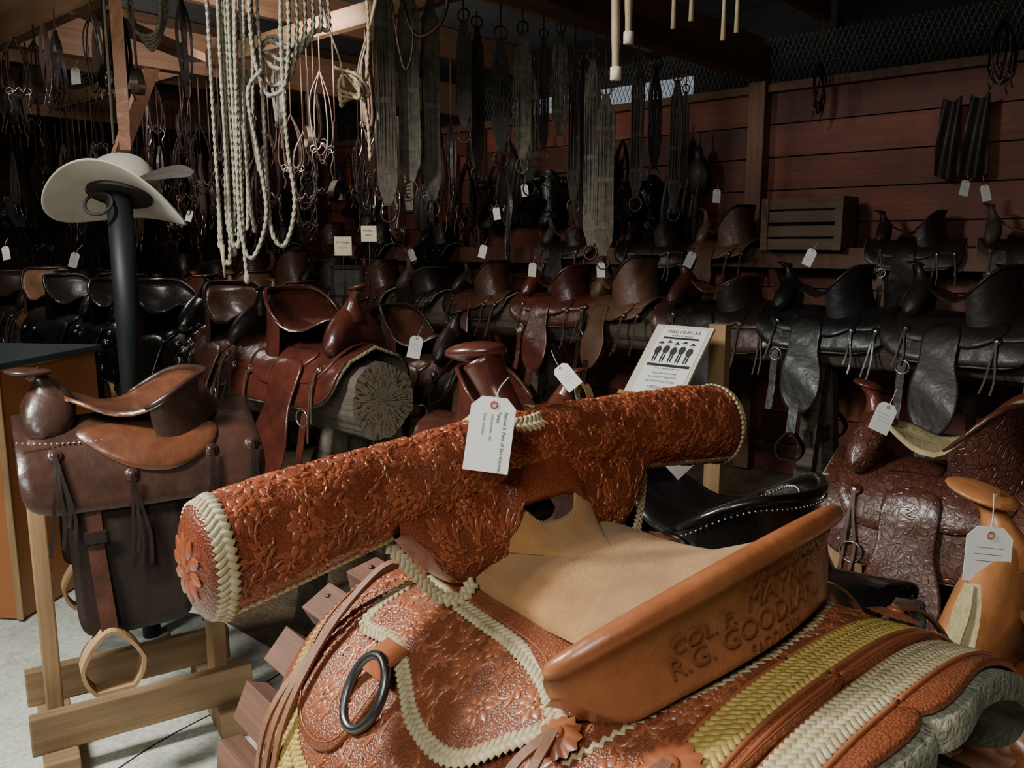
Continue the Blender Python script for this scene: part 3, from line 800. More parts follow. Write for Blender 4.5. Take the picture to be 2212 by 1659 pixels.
    for sg in (1,-1):
        for (x,y,r) in ((-.335,.225,.024),(-.455,.20,.030)):
            rosette(x,sg*y,.026,r,'petal')
            for k in range(2):
                P=[D(x,sg*y,.038),D(x+.012*(k*2-1),sg*(y+.04),.042),D(x+.02*(k*2-1),sg*(y+.10),.030),D(x+.015*(k*2-1)+.01,sg*(y+.17),.024),D(x+.02*(k*2-1),sg*(y+.21),.03)]
                mb.ribbon(cr(P,6),.010,.004,'ostring',wd=(1,0,.2))
        for k in range(3):
            P=[V((.03,sg*.16,.185)),V((.05+.01*k,sg*.21,.175-.01*k)),V((.065+.012*k,sg*.29,.10-.01*k)),V((.05+.02*k,sg*.37,.0)),V((.04+.025*k,sg*.40,-.14)),V((.03+.03*k,sg*.41,-.3))]
            mb.ribbon(cr(P,7),.010,.004,'ostring',wd=(1,0,.1))
        # rigging dee and its leather keeper
        c=D(-.055,sg*.285,.022)
        mb.ring(c,.034,.0065,'steel',(1,0,0),(0,sg*.55,-.84),28,8,1.3)
        mb.ribbon([D(-.055,sg*.235,.026),D(-.055,sg*.258,.034),D(-.055,sg*.27,.026)],.045,.006,'petal')
    mb.ell((-.01,0,.225),(.05,.045,.02),'dark',None,16,8)
    mb.obj('thongs_and_rosettes',parent=H)
    mb=MB()
    for sg in (1,-1):
        o=[V((-.12,sg*.36,.0)),V((-.12,sg*.42,-.15)),V((-.12,sg*.43,-.4))]
        mb.ribbon(cr(o,5),[.16]*5+[.2]*5+[.14],.008,'hero')
        mb.ribbon([V((-.12,sg*.43,-.38)),V((-.12,sg*.43,-.52))],.05,.008,'hero')
        stirrup(mb,(-.12,sg*.43,-.5),'rim')
    mb.obj('fenders',parent=H)
    t=tag((0,0,0),(0,0,0),.058,.096,[('Samuel S. Pena of San Antonio,',.0062,.017,.030),('Texas',.0062,.008,.030),('made the saddle, 1967',.0038,.0,.026),('Donor: Goodland',.0038,-.010,.026)],name='tag',rotated=True,up=.03)
    t.matrix_world=Matrix.Translation(S(-.028,1.035,1.262))@Matrix.Rotation(YAW,4,'Z')@Euler((radians(72),radians(6),radians(-6))).to_matrix().to_4x4()
    t.name='saddle_tag'
    R=bpy.data.objects.new('slatted_saddle_rack',None); bpy.context.collection.objects.link(R)
    R.matrix_world=Matrix.Translation(S(.018,1.175,.885))@Matrix.Rotation(radians(172),4,'Z')@Matrix.Rotation(radians(-3),4,'X')
    mb=MB()
    for sg in (1,-1):
        for k,(y,z,x1) in enumerate(((.07,.045,.35),(.15,.015,.36),(.225,-.04,.36),(.29,-.11,.36),(.335,-.19,.36))):
            Rm=Euler((sg*-radians(18*k+8),0,0)).to_matrix()
            mb.box((x1/2-.37,sg*y,z),(x1+.74,.062,.04),'slat',Rm)
            mb.ell((x1-.03,sg*y,z+.022),(.006,.006,.004),'iron',None,8,4)
    mb.obj('slats',parent=R,bevel=.004)
    mb=MB()
    for x in (.28,-.6):
        for sg in (1,-1):
            for a,b in (((0,.0),(.15,-.03)),((.15,-.03),(.24,-.1)),((.24,-.1),(.30,-.24))):
                mb.ribbon([(x,sg*a[0],a[1]-.01),(x,sg*b[0],b[1]-.01)],.04,.05,'log',wd=(1,0,0))
            mb.ribbon([(x,sg*.24,-.12),(x,sg*.3,-.88)],.07,.05,'slat')
        mb.box((x,0,-.3),(.04,.6,.07),'slat')
    mb.obj('trestle',parent=R,bevel=.004)
hero()

# ------------------------------------------------------------------ saddle library
lib={
 'brown': saddle_mesh('brown_saddle','brown',jockey='browntool'),
 'red': saddle_mesh('oxblood_saddle','red',forkw=.14,ch=.10,trim='red'),
 'dark': saddle_mesh('dark_saddle','dark',jockey='dark',forkw=.13),
 'dark2': saddle_mesh('dark_brown_saddle','dark',jockey='brown',seatm='brown',forkw=.16,ch=.13),
 'black': saddle_mesh('black_saddle','black',jockey='black',trim='black',forkw=.15,strings='black'),
 'silver': saddle_mesh('silver_mounted_black_saddle','gblack',jockey='gblack',trim='gblack',forkw=.16,strings='black',silver=True,skirt=(-.38,.28,.36),ch=.09),
 'old': saddle_mesh('old_tan_saddle','oldtan',jockey='oldtan',trim='dark',forkw=.10,ch=.15,hornh=.09,horncap=.045,skirt=(-.30,.24,.22),fend=.8,stir='pine',wool=False),
 'dusty': saddle_mesh('dusty_saddle','greybrown',jockey='dark',seatm='greybrown',trim='greybrown',forkw=.12,ch=.06,hornh=.08,skirt=(-.33,.25,.24),fend=.85,stir='oldtan'),
 'low': saddle_mesh('low_cantle_saddle','brown',jockey='dark',seatm='seatbrown',trim='brown',forkw=.18,ch=.04,hornh=.04,skirt=(-.40,.29,.34),fend=1.1),
 'tooled': saddle_mesh('carved_brown_saddle','browntool',seatm='paleseat',jockey='browntool',forkw=.15,trim='red',skirt=(-.37,.27,.36),hornm='red'),
 'studded': saddle_mesh('studded_black_saddle','gblack',seatm='gblack',jockey='gblack',trim='gblack',studs=True,strings='black',forkw=.19,hornh=.03,ch=.045,forkh=1.15),
 'tan': saddle_mesh('tan_saddle','tan',jockey='rim',trim='rim',forkw=.20,horncap=.05,strings='paleseat',hornh=.06,forkh=1.45),
 'plain': saddle_mesh('smooth_saddle','worn',jockey='worn',seatm='seatbrown',trim='worn',skirt=(-.34,.25,.315),forkw=.09,ch=.035,stir='pine',hornm='worn',horncap=.05,slick=True,hornh=.035,forkh=.85,strings='dark',wool=False,drop=.045),
}
def sad(kind,x,y,z,rz,s=1.0,name=None):
    return place(lib[kind], lib[kind].name, (x,y,z),(0,0,radians(rz)),scale=s)

def log(x0,x1,y,zc,r,name='saddle_log',posts=True):
    mb=MB()
    def lf(u,v):
        a=v*2*pi; x=x0+(x1-x0)*u; rr=r*(1+.04*sin(3*a+x*2)+.03*sin(7*a+x)+.02*sin(13*a))
        return V((x,rr*cos(a),rr*sin(a)))
    mb.grid(lf,int(abs(x1-x0)*6)+2,36,'log',cv=True)
    for xe in (x0,x1):
        n=36; vs=[V((xe,0,0))]
        for k in (.33,.66,1.0):
            for i in range(n):
                p=lf(0 if xe==x0 else 1,i/n); vs.append(V((xe,0,0)).lerp(p,k))
        fs=[(0,1+i,1+(i+1)%n) for i in range(n)]
        for k in range(2):
            for i in range(n): j=(i+1)%n; fs.append((1+k*n+i,1+(k+1)*n+i,1+(k+1)*n+j,1+k*n+j))
        mb.add(vs,fs,'endgrain',False)
    if posts:
        x=x0+.5
        while x<x1:
            for sg in (-1,1): mb.ribbon([(x,sg*.04,-r*.6),(x,sg*.22,-.02-zc)],.09,.07,'log')
            mb.box((x,0,-zc*.5),(.05,.35,.08),'log'); x+=1.9
    mb.obj(name,(0,y,zc))
log(-8.95,-2.50,2.03,.90,.15)
for k,x,s,r_ in zip(['red','dark2','silver','silver','black','old','dark','silver','brown','low','black'],[-2.86,-3.46,-4.10,-4.72,-5.3,-5.85,-6.4,-7.0,-7.55,-8.1,-8.6],[1.1,1.0,1.15,1.1,1.05,1,1.05,1.05,1,1,1],[4,-9,10,-6,12,-4,8,-10,6,0,5]):
    sad(k,x,2.03+random.uniform(-.02,.02),1.07,r_,s)
log(-9.8,2.0,4.35,1.0,.14)
xs=[-1.06,-1.72,-2.34,-2.98,-3.52,-4.20,-4.85,-5.42,-6.10,-6.72,-7.40,-8.05,-8.7,-.4,.3]
kk=['dark','black','low','old','red','dark2','dusty','brown','dark','old','brown','dusty','dark2','low','dark']
for i,x in enumerate(xs):
    sad(kk[i],x,4.35,1.15,180+random.uniform(-13,13),random.uniform(.92,1.08))
log(-9.6,-4.6,3.15,.9,.13)
for i,x in enumerate([-4.85,-5.4,-6.0,-6.55,-7.2,-7.7,-8.3,-8.9]):
    sad(['brown','old','red','low','dusty','brown','dark','old'][i],x,3.15,1.04,180+random.uniform(-14,14),random.uniform(.92,1.05))
mb=MB(); mb.box((-4.0,4.98,1.42),(11.5,.10,.12),'post')
for x in [-9.5+1.2*i for i in range(10)]: mb.ribbon([(x,5.18,1.1),(x,4.98,1.38)],.05,.05,'post'); mb.box((x,5.1,1.38),(.05,.2,.05),'post')
mb.obj('saddle_rail')
for i,x in enumerate([-6.1,-5.3,-3.9,-3.15,-2.62,-1.5,-.95,-6.9,-7.7,-8.5]):
    sad(['dark','black','dusty','dark','old','dark','dusty','brown','dark','dark'][i],x,4.95,1.5,180+random.uniform(-14,14),random.uniform(.75,.86))
# saddles hung by the horn flat against the boards
for x,z,k in ((-4.80,1.86,'dark'),(-4.22,1.88,'black'),(-3.32,1.80,'black'),(-6.45,1.9,'black'),(-7.9,1.9,'dark')):
    o=place(lib[k],lib[k].name,(x,5.0,z))
    o.matrix_world=Matrix.Translation((x,5.0,z))@Matrix(((0,1,0,0),(0,0,-1,0),(1,0,0,0),(0,0,0,1)))@Matrix.Rotation(random.uniform(-.3,.3),4,'X')@Matrix.Scale(.62,4)

def stand(x,y,rz,h,L=.6,mat='pine',name='saddle_stand',w=.2):
    mb=MB()
    for sx in (-1,1):
        for sy in (-1,1):
            mb.ribbon([(sx*L/2,sy*.05,h-.06),(sx*L/2,sy*w,.09)],.065,.04,mat,wd=(1,0,0))
        mb.box((sx*L/2,0,.045),(.09,w*2.7,.085),'pineh')
    mb.box((0,0,h-.05),(L+.1,.14,.05),'pineh'); mb.box((0,w*.93,.2),(L+.06,.035,.10),'pineh'); mb.box((0,-w*.93,.2),(L+.06,.035,.10),'pineh')
    return mb.obj(name,(x,y,0),(0,0,radians(rz)),bevel=.004)
def sled_stand(x,y,rz,h,L=.47):
    mb=MB()
    for sx in (-1,1):
        mb.box((sx*L/2,0,h/2+.02),(.045,.10,h-.04),'pine')
        mb.box((sx*L/2,0,.045),(.09,.46,.09),'pineh')
    for sy in (-1,1): mb.box((0,sy*.15,.145),(L+.14,.038,.115),'pineh')
    mb.box((0,0,h-.03),(L+.04,.16,.06),'pineh')
    return mb.obj('saddle_stand',(x,y,0),(0,0,radians(rz)),bevel=.005)

p=S(-1.165,2.42); sled_stand(p.x,p.y,254-180,.925)
sad('plain',p.x,p.y,.985,254,1.08)
p=S(.03,2.75); sad('red',p.x,p.y,.86,8,1.0); stand(p.x,p.y,8,.80,.5)
p=S(-.42,4.0); sad('dark2',p.x,p.y,.95,10); stand(p.x,p.y,10,.90,.5)
p=S(.40,1.74); sad('studded',p.x,p.y,.83,176,1.15); stand(p.x,p.y,176,.77,.5)
p=S(1.27,2.42); sad('tooled',p.x,p.y,.82,182,1.05); stand(p.x,p.y,182,.77,.5)
sad('tan',-.10,1.46,.79,176,1.0); log(-.5,.9,1.46,.64,.13,posts=False); stand(.2,1.46,0,.55,.9)
mb=MB()
for a,b in (((.655,1.13,1.02),(.585,1.06,.86)),((.665,1.13,1.02),(.61,1.05,.84))):
    A=S(*a); B=S(*b); mb.ribbon(cr([A,A.lerp(B,.5)+V((0,0,.012)),B],6),[.012,.016,.02,.022,.022,.02,.018,.02,.022,.02,.016,.012,.01],.003,'paleseat',wd=(1,.3,.2))
mb.obj('buckskin_ties')

# ------------------------------------------------------------------ hat stand
def hatstand():
    p=S(-1.36,2.95)
    E=bpy.data.objects.new('hat_stand',None); bpy.context.collection.objects.link(E); E.location=p
    mb=MB()
    mb.tube([(0,0,.02),(0,0,.5),(0,0,1.70)],[.032,.032,.032],'post_paint',20)
    mb.tube([(0,0,.9),(0,0,1.66)],.042,'post_paint',20)
    mb.tube([(0,0,.03),(0,0,.045)],.06,'basep',20)
    def base(u,v):
        a=u*2*pi; prof=[(0,.035),(.2,.033),(.235,.028),(.245,.015),(.245,.0)]
        k=v*4; i=min(3,int(k)); q=k-i; r=prof[i][0]*(1-q)+prof[i+1][0]*q; z=prof[i][1]*(1-q)+prof[i+1][1]*q
        return V((r*cos(a),r*sin(a),z))
    mb.grid(base,48,8,'basep',cu=True)
    for i in range(8): mb.ell((.2*cos(i*pi/4),.2*sin(i*pi/4),.036),(.008,.008,.004),'metal',None,8,4)
    mb.obj('stand_post',parent=E)
    H=bpy.data.objects.new('cowboy_hat',None); bpy.context.collection.objects.link(H)
    H.matrix_world=Matrix.Translation(p+V((.01,0,1.672)))@Matrix.Rotation(YAW,4,'Z')@Euler((radians(-24),radians(4),0)).to_matrix().to_4x4()
    mb=MB()
    def hat(u,v):
        a=u*2*pi; c,s_=cos(a),sin(a)
        if v<.5:
            q=v/.5
            r=.100*sin(min(1,q*1.1)*pi/2)**.85; z=.125-.02*q**2-.105*max(0,(q-.3)/.7)**1.4
            z-=.015*math.exp(-(r*s_/.028)**2)*(1-q)
            z+= .008*c*(1-q)
            return V((r*1.16*c, r*.96*s_, max(z,.0) if q<1 else 0.0))
        q=(v-.5)/.5
        r=.100+(.122)*q
        z=.012*q**1.7*(s_*s_) - .10*q**1.3*c*c*(1 if c<0 else .75)
        return V((r*1.02*c+.0, r*.96*s_, z))
    mb.grid(hat,64,36,'hat',cu=True)
    o=mb.obj('hat_felt'); o.parent=H
    sm=o.modifiers.new('thick','SOLIDIFY'); sm.thickness=.0045
    mb=MB()
    mb.grid(lambda u,v:V((.100*1.1*cos(u*2*pi),.100*.92*sin(u*2*pi),-.010+v*.03)),40,2,'hatin',cu=True)
    mb.grid(lambda u,v:V((.108*cos(u*2*pi)*v,.092*sin(u*2*pi)*v,-.002)),40,3,'hatin',cu=True)
    mb.ring((-.05,-.03,-.055),.045,.006,'hatin',(1,0,0),(0,.2,1),20,6)
    o=mb.obj('sweatband'); o.parent=H
    mb=MB()
    pts=cr([V((.08,-.06,.03)),V((.20,-.17,.0)),V((.33,-.33,-.07)),V((.43,-.46,-.14))],8); K=len(pts)
    mb.tube(pts,.0022,'hatin',6)
    w=[.05*sin(pi*(.06+.9*i/(K-1)))**.55 for i in range(K)]
    mb.ribbon(pts,w,.0025,'feather',wd=(0,.35,1))
    o=mb.obj('feather'); o.parent=H
hatstand()

mb=MB()
mb.box((-.45,0,.52),(.9,.6,1.02),'orange'); mb.box((-.45,0,1.04),(.94,.64,.025),'bluetop'); mb.box((-.006,-.302,.52),(.03,.01,1.02),'pine')
mb.box((.0,-.15,1.035),(.03,.36,.03),'pine')
p=S(-1.93,3.45); mb.obj('orange_cabinet',p,(0,0,YAW+radians(-8)),bevel=.004)

# ------------------------------------------------------------------ poster board
mb=MB(); w,h=.24,.335
mb.box((0,0,-.008),(w,h,.012),'paper2'); mb.box((0,-h/2-.004,.006),(w+.01,.016,.03),'pineh')
mb.box((.01,.0,-.001),(w*.8,h*.9,.004),'paper')
T=[('FRED MUELLER',.021,.135),('Saddles & Harness',.012,.117),('Cowboy - Rancher & Saddle Time',.0075,-.036),('You can BUY ON TIME',.0105,-.058),("thru FRED MUELLER'S",.0125,-.075),('BUDGET-STRETCHER',.0125,-.095),('CREDIT PLAN',.0175,-.122)]
for t,s_,y in T: mb.text(t,s_,'ink',(1,0,0),(0,1,0),(.01 if y>-.1 else .02,y,.0015),.0004)
mb.box((.01,.105,.0012),(w*.62,.009,.001),'ink'); mb.box((.01,-.022,.0012),(w*.74,.012,.0006),'ink')
for i in range(5):
    x=-.062+i*.033; dy=.006*(i%2)
    mb.ell((x,.045+dy,.001),(.014,.020,.001),'glass',None,14,6); mb.ell((x,.070+dy,.001),(.007,.008,.0014),'paper2',None,12,6); mb.ell((x,.079+dy,.001),(.013,.0035,.0016),'ink',None,12,4); mb.ell((x,.083+dy,.001),(.006,.005,.0016),'ink',None,12,4)
    for q in (-1,1): mb.ell((x+q*.005,.012,.001),(.004,.022,.001),'ink',None,10,6)
p=S(.57,3.02,1.08); mb.obj('advertising_poster_board',p,(radians(46),0,0))
mb=MB(); mb.box((0,0,.6),(.07,.05,1.2),'pine'); mb.box((0,0,.03),(.3,.3,.05),'post'); q=S(.75,3.16); mb.obj('poster_post',(q.x+.02,q.y+.05,0),(0,0,0),bevel=.003)

# ------------------------------------------------------------------ hanging goods
def ropeline(mb,pts,r=.0075,n=14,mat='rope'):
    c=cr(pts,n); mb.tube(c,r,mat,9,lobes=3,twist=95)
def hang_ropes():
    mb=MB()
    def J(a): return random.uniform(-a,a)
    for i in range(7):
        x=-.105+.020*i+J(.004); b=1.50+J(.12)
        if i>4: b=1.62+J(.1)
        y=J(.03)
        pts=[(x+J(.01),y,2.5),(x+J(.012),y+J(.01),2.2),(x+J(.012),y+J(.01),1.9),(x+J(.012),y,b+.12),(x+J(.01),y,b)]
        ropeline(mb,pts,.0055,26)
        if i in(1,3,4): mb.ell((pts[-1][0],y,b),(.011,.010,.018),'rope',None,10,6)
    for i in range(3):
        x=-.10+i*.03; b=1.45+.05*i
        ropeline(mb,[(x,-.02,2.5),(x-.005,-.02,2.0),(x,-.02,b+.05),(x+.012,-.02,b),(x+.024,-.02,b+.05),(x+.03,-.01,2.0),(x+.02,0,2.5)],.0055,26)
    mb.tube([(-.10,-.02,1.5),(-.098,-.02,1.40)],[.009,.002],'stick',8)
    for i in range(6):
        x=.085+.008*i; w=.055+.012*i; b=1.95+.03*i+J(.02); y=-.05+.015*i
        ropeline(mb,[(x,y,2.52),(x-w*.9,y,2.3),(x-w,y,2.08),(x-w*.5,y,b+.02),(x,y,b),(x+w*.7,y,b+.04),(x+w,y,2.15),(x+w*.8,y,2.35),(x+.01,y,2.52)],.0065,16)
    ropeline(mb,[(.06,-.07,2.0),(.02,-.08,1.93),(.04,-.07,1.75),(.055,-.07,1.6),(.03,-.07,1.5),(.0,-.07,1.46),(-.02,-.07,1.51),(-.03,-.06,1.65),(-.025,-.05,1.9),(-.02,-.03,2.2),(.0,0,2.5)],.006,20)
    ropeline(mb,[(.13,-.04,2.5),(.115,-.05,2.1),(.12,-.05,1.8),(.135,-.05,1.62),(.10,-.05,1.50),(.065,-.06,1.54),(.055,-.05,1.7),(.05,-.04,2.0),(.03,0,2.5)],.0065,20)
    mb.tube([(-.1,0,2.5),(.15,0,2.5)],.008,'iron',6)
    p=S(-.785,2.6); mb.obj('hanging_rope_coils',(p.x,p.y,0),(0,0,YAW))
    mb=MB()
    for i in range(5):
        ropeline(mb,[(0,.01*i,.22),(-.06-.004*i,.01*i,.1),(-.045,.01*i,-.02),(0,.01*i,-.05-.01*i),(.045,.01*i,-.02),(.055+.004*i,.01*i,.1),(0.004,.01*i,.22)],.0065,12)
    p=S(-1.33,3.2,2.30); mb.obj('lariat_coil',p,(0,0,YAW))
hang_ropes()

def cinch(L,w,mat,seed,ring=True,dense=14):
    random.seed(seed); mb=MB()
    for k in range(dense):
        x=(k/(dense-1)-.5)*w
        pts=[(x*.25,0,0),(x*.6,random.uniform(-.004,.004),-.06),(x,random.uniform(-.006,.006),-.12),(x*random.uniform(.9,1.08),random.uniform(-.006,.006),-L*.5),(x,0,-L+.14),(x*.6,0,-L+.07),(x*.3,0,-L+.03)]
        mb.tube(cr(pts,4),.0042,mat,5,cap=False)
    for z in (-.16,-L*.5,-L+.17):
        mb.box((0,0,z),(w*1.02,.010,.022),mat)
    mb.ring((0,0,-L),.032,.0045,'iron',(1,0,0),(0,0,1),20,6,1.15); mb.ring((0,0,.02),.028,.0045,'iron')
    return mb.mesh('cinch_%d'%seed)
cm=[cinch(.62,.085,'cord',1),cinch(.80,.095,'cord',2,dense=16),cinch(.5,.07,'cordd',3),cinch(.7,.06,'cordd',4,dense=9),cinch(.9,.075,'cord',5)]
def hangat(me,name,x,y,z,rz=42,top=2.56,s=1.0):
    o=place(me,name,(x,y,z),(0,0,radians(rz)),scale=s)
    if top>z+.03:
        mb=MB(); mb.tube([(0,0,(top-z)/s),(0,0,0)],.004/s,'string',5); mb.obj('hanger_cord',parent=o)
    return o
for h,f,z,k,s in ((-.145,3.70,2.58,4,1.05),(-.118,3.78,2.58,1,1.05),(-.093,3.86,2.56,4,1.0),(-.055,3.98,2.50,2,1),(-.040,4.3,2.55,3,1),(-.013,4.1,2.45,2,1.1),(.012,4.2,2.50,0,1.0),(.036,4.3,2.50,3,.8),(.055,4.4,2.55,0,.85),(.072,4.5,2.40,3,1.0),(.093,4.55,2.45,4,1.1),(.108,4.4,2.25,1,1.05),(.145,4.9,2.5,3,1.1),(.165,5.0,2.5,2,1.2),(.19,5.1,2.45,3,1.1),(.02,4.9,2.5,0,1.1),(.20,4.9,2.35,3,.8),(.08,5.1,2.55,4,1.1)):
    p=S(h*f,f); hangat(cm[k],'mohair_cinch',p.x,p.y,z,42+random.uniform(-25,25),2.62,s)

def bridle(seed,metal='iron',lm='dark'):
    random.seed(seed); mb=MB(); R=random.uniform
    L=R(.35,.6)
    for k in range(3):
        w=R(.02,.07)
        mb.ribbon(cr([(0,0,0),(-w,R(-.02,.02),-L*.3),(-w*R(.6,1.2),R(-.02,.02),-L*.75),(R(-.02,.02),0,-L*R(.85,1)),(w,R(-.02,.02),-L*.7),(w*.8,R(-.02,.02),-L*.3),(0,.005,0)],5),R(.01,.02),.004,lm,wd=(.3,1,0))
    for sg in (-1,1):
        mb.ring((sg*.05,0,-L*.8),.02,.004,metal)
        mb.tube(cr([(sg*.05,0,-L*.8),(sg*.06,0,-L*.9),(sg*.045,.01,-L*1.0),(sg*.06,.02,-L*1.12)],5),.005,metal,6)
    mb.tube(cr([(-.05,0,-L*.8),(-.02,0,-L*.8),(0,0,-L*.74),(.02,0,-L*.8),(.05,0,-L*.8)],4),.005,metal,6)
    return mb.mesh('bridle_%d'%seed)
bm=[bridle(i,'iron' if i%3 else 'metal','dark' if i%3 else 'string') for i in range(1,8)]
def hstirrup(seed):
    mb=MB(); mb.ribbon([(0,0,0),(0,0,-.35)],.035,.004,'dark'); stirrup(mb,(0,0,-.33),'iron' if seed else 'dark',.13,.06,.04); return mb.mesh('hanging_stirrup_%d'%seed)
sm_=[hstirrup(0),hstirrup(1)]
random.seed(5)
for i in range(60):
    x=-2.9-i*.115; k=random.randrange(9)
    me=bm[k] if k<7 else sm_[k-7]
    hangat(me,'hanging_bridle' if k<7 else 'hanging_stirrup',x,1.45+random.choice((-.06,.06)),2.42-random.uniform(0,.1),random.uniform(0,180),2.42,.7)
for i in range(60):
    x=-3.3-i*.115; k=random.randrange(9)
    me=bm[k] if k<7 else sm_[k-7]
    hangat(me,'hanging_bridle' if k<7 else 'hanging_stirrup',x,2.75+random.choice((-.06,.06)),2.56-random.uniform(0,.45),random.uniform(0,180),2.6,.9)
for i in range(60):
    x=-4.0-random.random()*6; y=random.uniform(3.2,4.6); k=random.randrange(7)
    hangat(bm[k],'hanging_bridle',x,y,random.uniform(1.9,2.5),random.uniform(0,180),2.7)
for i in range(60):
    k=random.randrange(7); place(bm[k],'hanging_bridle',(-10.4,1.0+random.random()*4,random.uniform(1.4,2.4)),(0,0,radians(90+random.uniform(-15,15))),scale=1.3)
for i in range(30):
    k=random.randrange(7); x=random.uniform(-10,-3.2)
    place(bm[k],'hanging_bridle',(x,5.12,random.uniform(1.75,2.25)),(0,0,random.uniform(-.2,.2)),scale=random.uniform(.8,1.2))
for i in range(6):
    k=random.choice((0,1,3,4)); x=random.uniform(-2.3,.4)
    hangat(bm[k],'hanging_bridle',x,4.6+random.random()*.4,random.uniform(2.5,2.6),random.uniform(0,180),2.8,.8)
mb=MB(); mb.ribbon(cr([(0,0,.75),(0,.005,.4),(.002,0,.1),(0,0,-.12)],6),[.022]*3+[.042]*13+[.038]*3,.005,'tan',wd=(1,.15,0)); mb.tube([(-.035,0,.7),(-.04,0,-.1)],.005,'rope',6)
p=S(-1.37,3.05,1.95); mb.obj('hanging_leather_strap',p,(0,0,YAW))
for h,f,zb in ((.117,2.15,1.90),(.131,2.35,2.03)):
    mb=MB(); mb.tube(cr([(-.028,0,1.0),(-.012,0,.5),(.0,0,.2),(.004,0,0)],6),[.011]*16+[.0095]*3,'stick',12)
    mb.tube([(.004,0,.03),(.004,0,0)],.014,'paper2',12)
    p=S(h*f,f,zb); mb.obj('wooden_cane',p,(0,0,YAW))
for h,zb in ((.183,2.08),(.203,2.1),(.24,2.05),(.255,2.07)):
    f=2.4; mb=MB(); mb.tube([(-.004,0,.9),(0,0,.1),(0,0,0)],[.006,.005,.007],'stick',8); p=S(h*f,f,zb); mb.obj('wooden_cane',p,(0,0,YAW))
mb=MB()
for sg in (-1,1):
    mb.tube(cr([(sg*.03,0,.75),(sg*.05,0,.45),(sg*.09,0,.32),(sg*.07,0,.2),(sg*.03,0,.08),(sg*.02,0,0)],6),[.006+.003*sin(i/5) for i in range(31)],'stick',8)
    mb.tube(cr([(sg*.09,0,.32),(sg*.12,0,.37),(sg*.14,0,.36)],5),[.008-.0006*i for i in range(11)],'stick',8)
for i in range(4):
    ropeline(mb,[(-.05+.02*i,.01*i,.06),(.03,-.02,.03-.02*i),(.05-.02*i,.02,-.02),(-.03,-.01,-.01-.015*i),(-.02,.02,.04),(.04,0,-.03)],.006,8,'stick')
ropeline(mb,[(.03,0,0),(.05,0,-.1),(.055,0,-.22)],.006,10,'stick'); ropeline(mb,[(.04,0,.45),(.06,0,.2),(.05,0,.02)],.006,10,'stick')
p=S(-.50,2.7,1.98); mb.obj('hames_with_rope',p,(0,0,YAW))
mb=MB(); mb.tube(cr([(0,0,.5),(.01,0,.2),(.05,0,.03),(.1,0,.0),(.17,0,.06),(.2,0,.2)],6),.008,'iron',8); mb.ribbon(cr([(-.07,0,.6),(-.04,0,.3),(0,0,.0),(.03,0,-.12),(.06,0,0),(.03,0,.3)],6),.02,.004,'iron',wd=(0,1,0))
p=S(-.42,3.2,2.25); mb.obj('hanging_hooks',p,(0,0,YAW))

def collar(w,h,r,mat):
    mb=MB(); pts=[]
    for i in range(32):
        a=2*pi*i/32; pts.append(V((w*sin(a)*(1-.25*cos(a)),0,h*cos(a))))
    mb.tube(pts,r,mat,10,closed=True); mb.tube([p*1.0+V((0,-.02,0))+p.normalized()*r*.9 for p in pts],r*.35,mat,6,closed=True)
    mb.tube([(0,0,h),(0,.02,h+.12)],.004,'string',5)
    return mb.mesh('horse_collar')
def bag():
    mb=MB(); mb.ell((0,0,0),(.10,.05,.15),'collar',None,20,12); mb.ell((0,-.01,.14),(.04,.03,.08),'collar',None,12,8); mb.tube([(0,0,.2),(0,.02,.32)],.006,'string',5); return mb.mesh('pommel_bag')
col=[collar(.10,.20,.05,'collar'),collar(.07,.26,.05,'collar')]
bg=bag()
place(col[0],'horse_collar',(-7.4,5.09,2.02))
for x,z,s in ((-6.9,2.1,1.1),(-6.98,2.25,.7),(-7.25,2.2,.9),(-4.6,2.1,1.0),(-5.6,2.15,.8),(-2.9,1.95,.9),(-3.05,2.05,.8)):
    place(bg,'leather_pouch',(x,5.08,z),scale=s)
for x,z,s in ((-4.55,1.95,.9),(-3.75,1.9,1.0),(-5.6,1.85,.7),(-1.3,2.1,.75),(-3.0,1.75,.9)):
    mb=MB()
    for sx in (-.09,.09):
        def fn(u,v,sx=sx): return V((sx+(u-.5)*.17*(1-.25*(1-v)), -.04-.03*sin(v*pi)-.02*sin(u*9+v*3), .25-.55*v-.03*cos((u-.5)*pi)))
        mb.grid(fn,14,14,'collar')
    mb.obj('hanging_chaps',(x,5.1,z)).scale=(s,s,s)
mb=MB()
for z in (-.14,-.05,.05,.14): mb.box((0,-.12,z),(.5,.014,.075),'crate'); mb.box((0,.12,z),(.5,.014,.075),'crate')
for sx in (-1,1): mb.box((sx*.24,0,0),(.02,.25,.36),'crate'); mb.box((sx*.235,-.13,0),(.045,.012,.36),'crate')
mb.box((0,0,-.17),(.5,.24,.014),'crate')
mb.obj('wooden_crate',(-2.07,4.95,1.62)).scale=(.95,.95,.85)
def frame(loc,w,h,fm,im,rx=0,rz=0,name='picture_frame'):
    mb=MB(); mb.box((0,0,0),(w,.012,h),im)
    for sx in (-1,1): mb.box((sx*w/2,-.004,0),(.022,.024,h+.02),fm); mb.box((0,-.004,sx*h/2),(w+.02,.024,.022),fm)
    for i in range(7): mb.box((0,-.007,h*.3-i*h*.09),(w*.6,.001,h*.02),'ink')
    return mb.obj(name,loc,(rx,0,rz))
frame((-5.95,5.17,1.98),.22,.36,'crate','paper2')
p=S(-1.08,5.5,1.26); frame(p,.19,.19,'void','glass',radians(4),YAW)
mb=MB(); mb.box((0,0,.58),(.04,.04,1.16),'post'); mb.box((0,0,.02),(.3,.3,.04),'post'); mb.obj('frame_post',(p.x,p.y+.04,0))
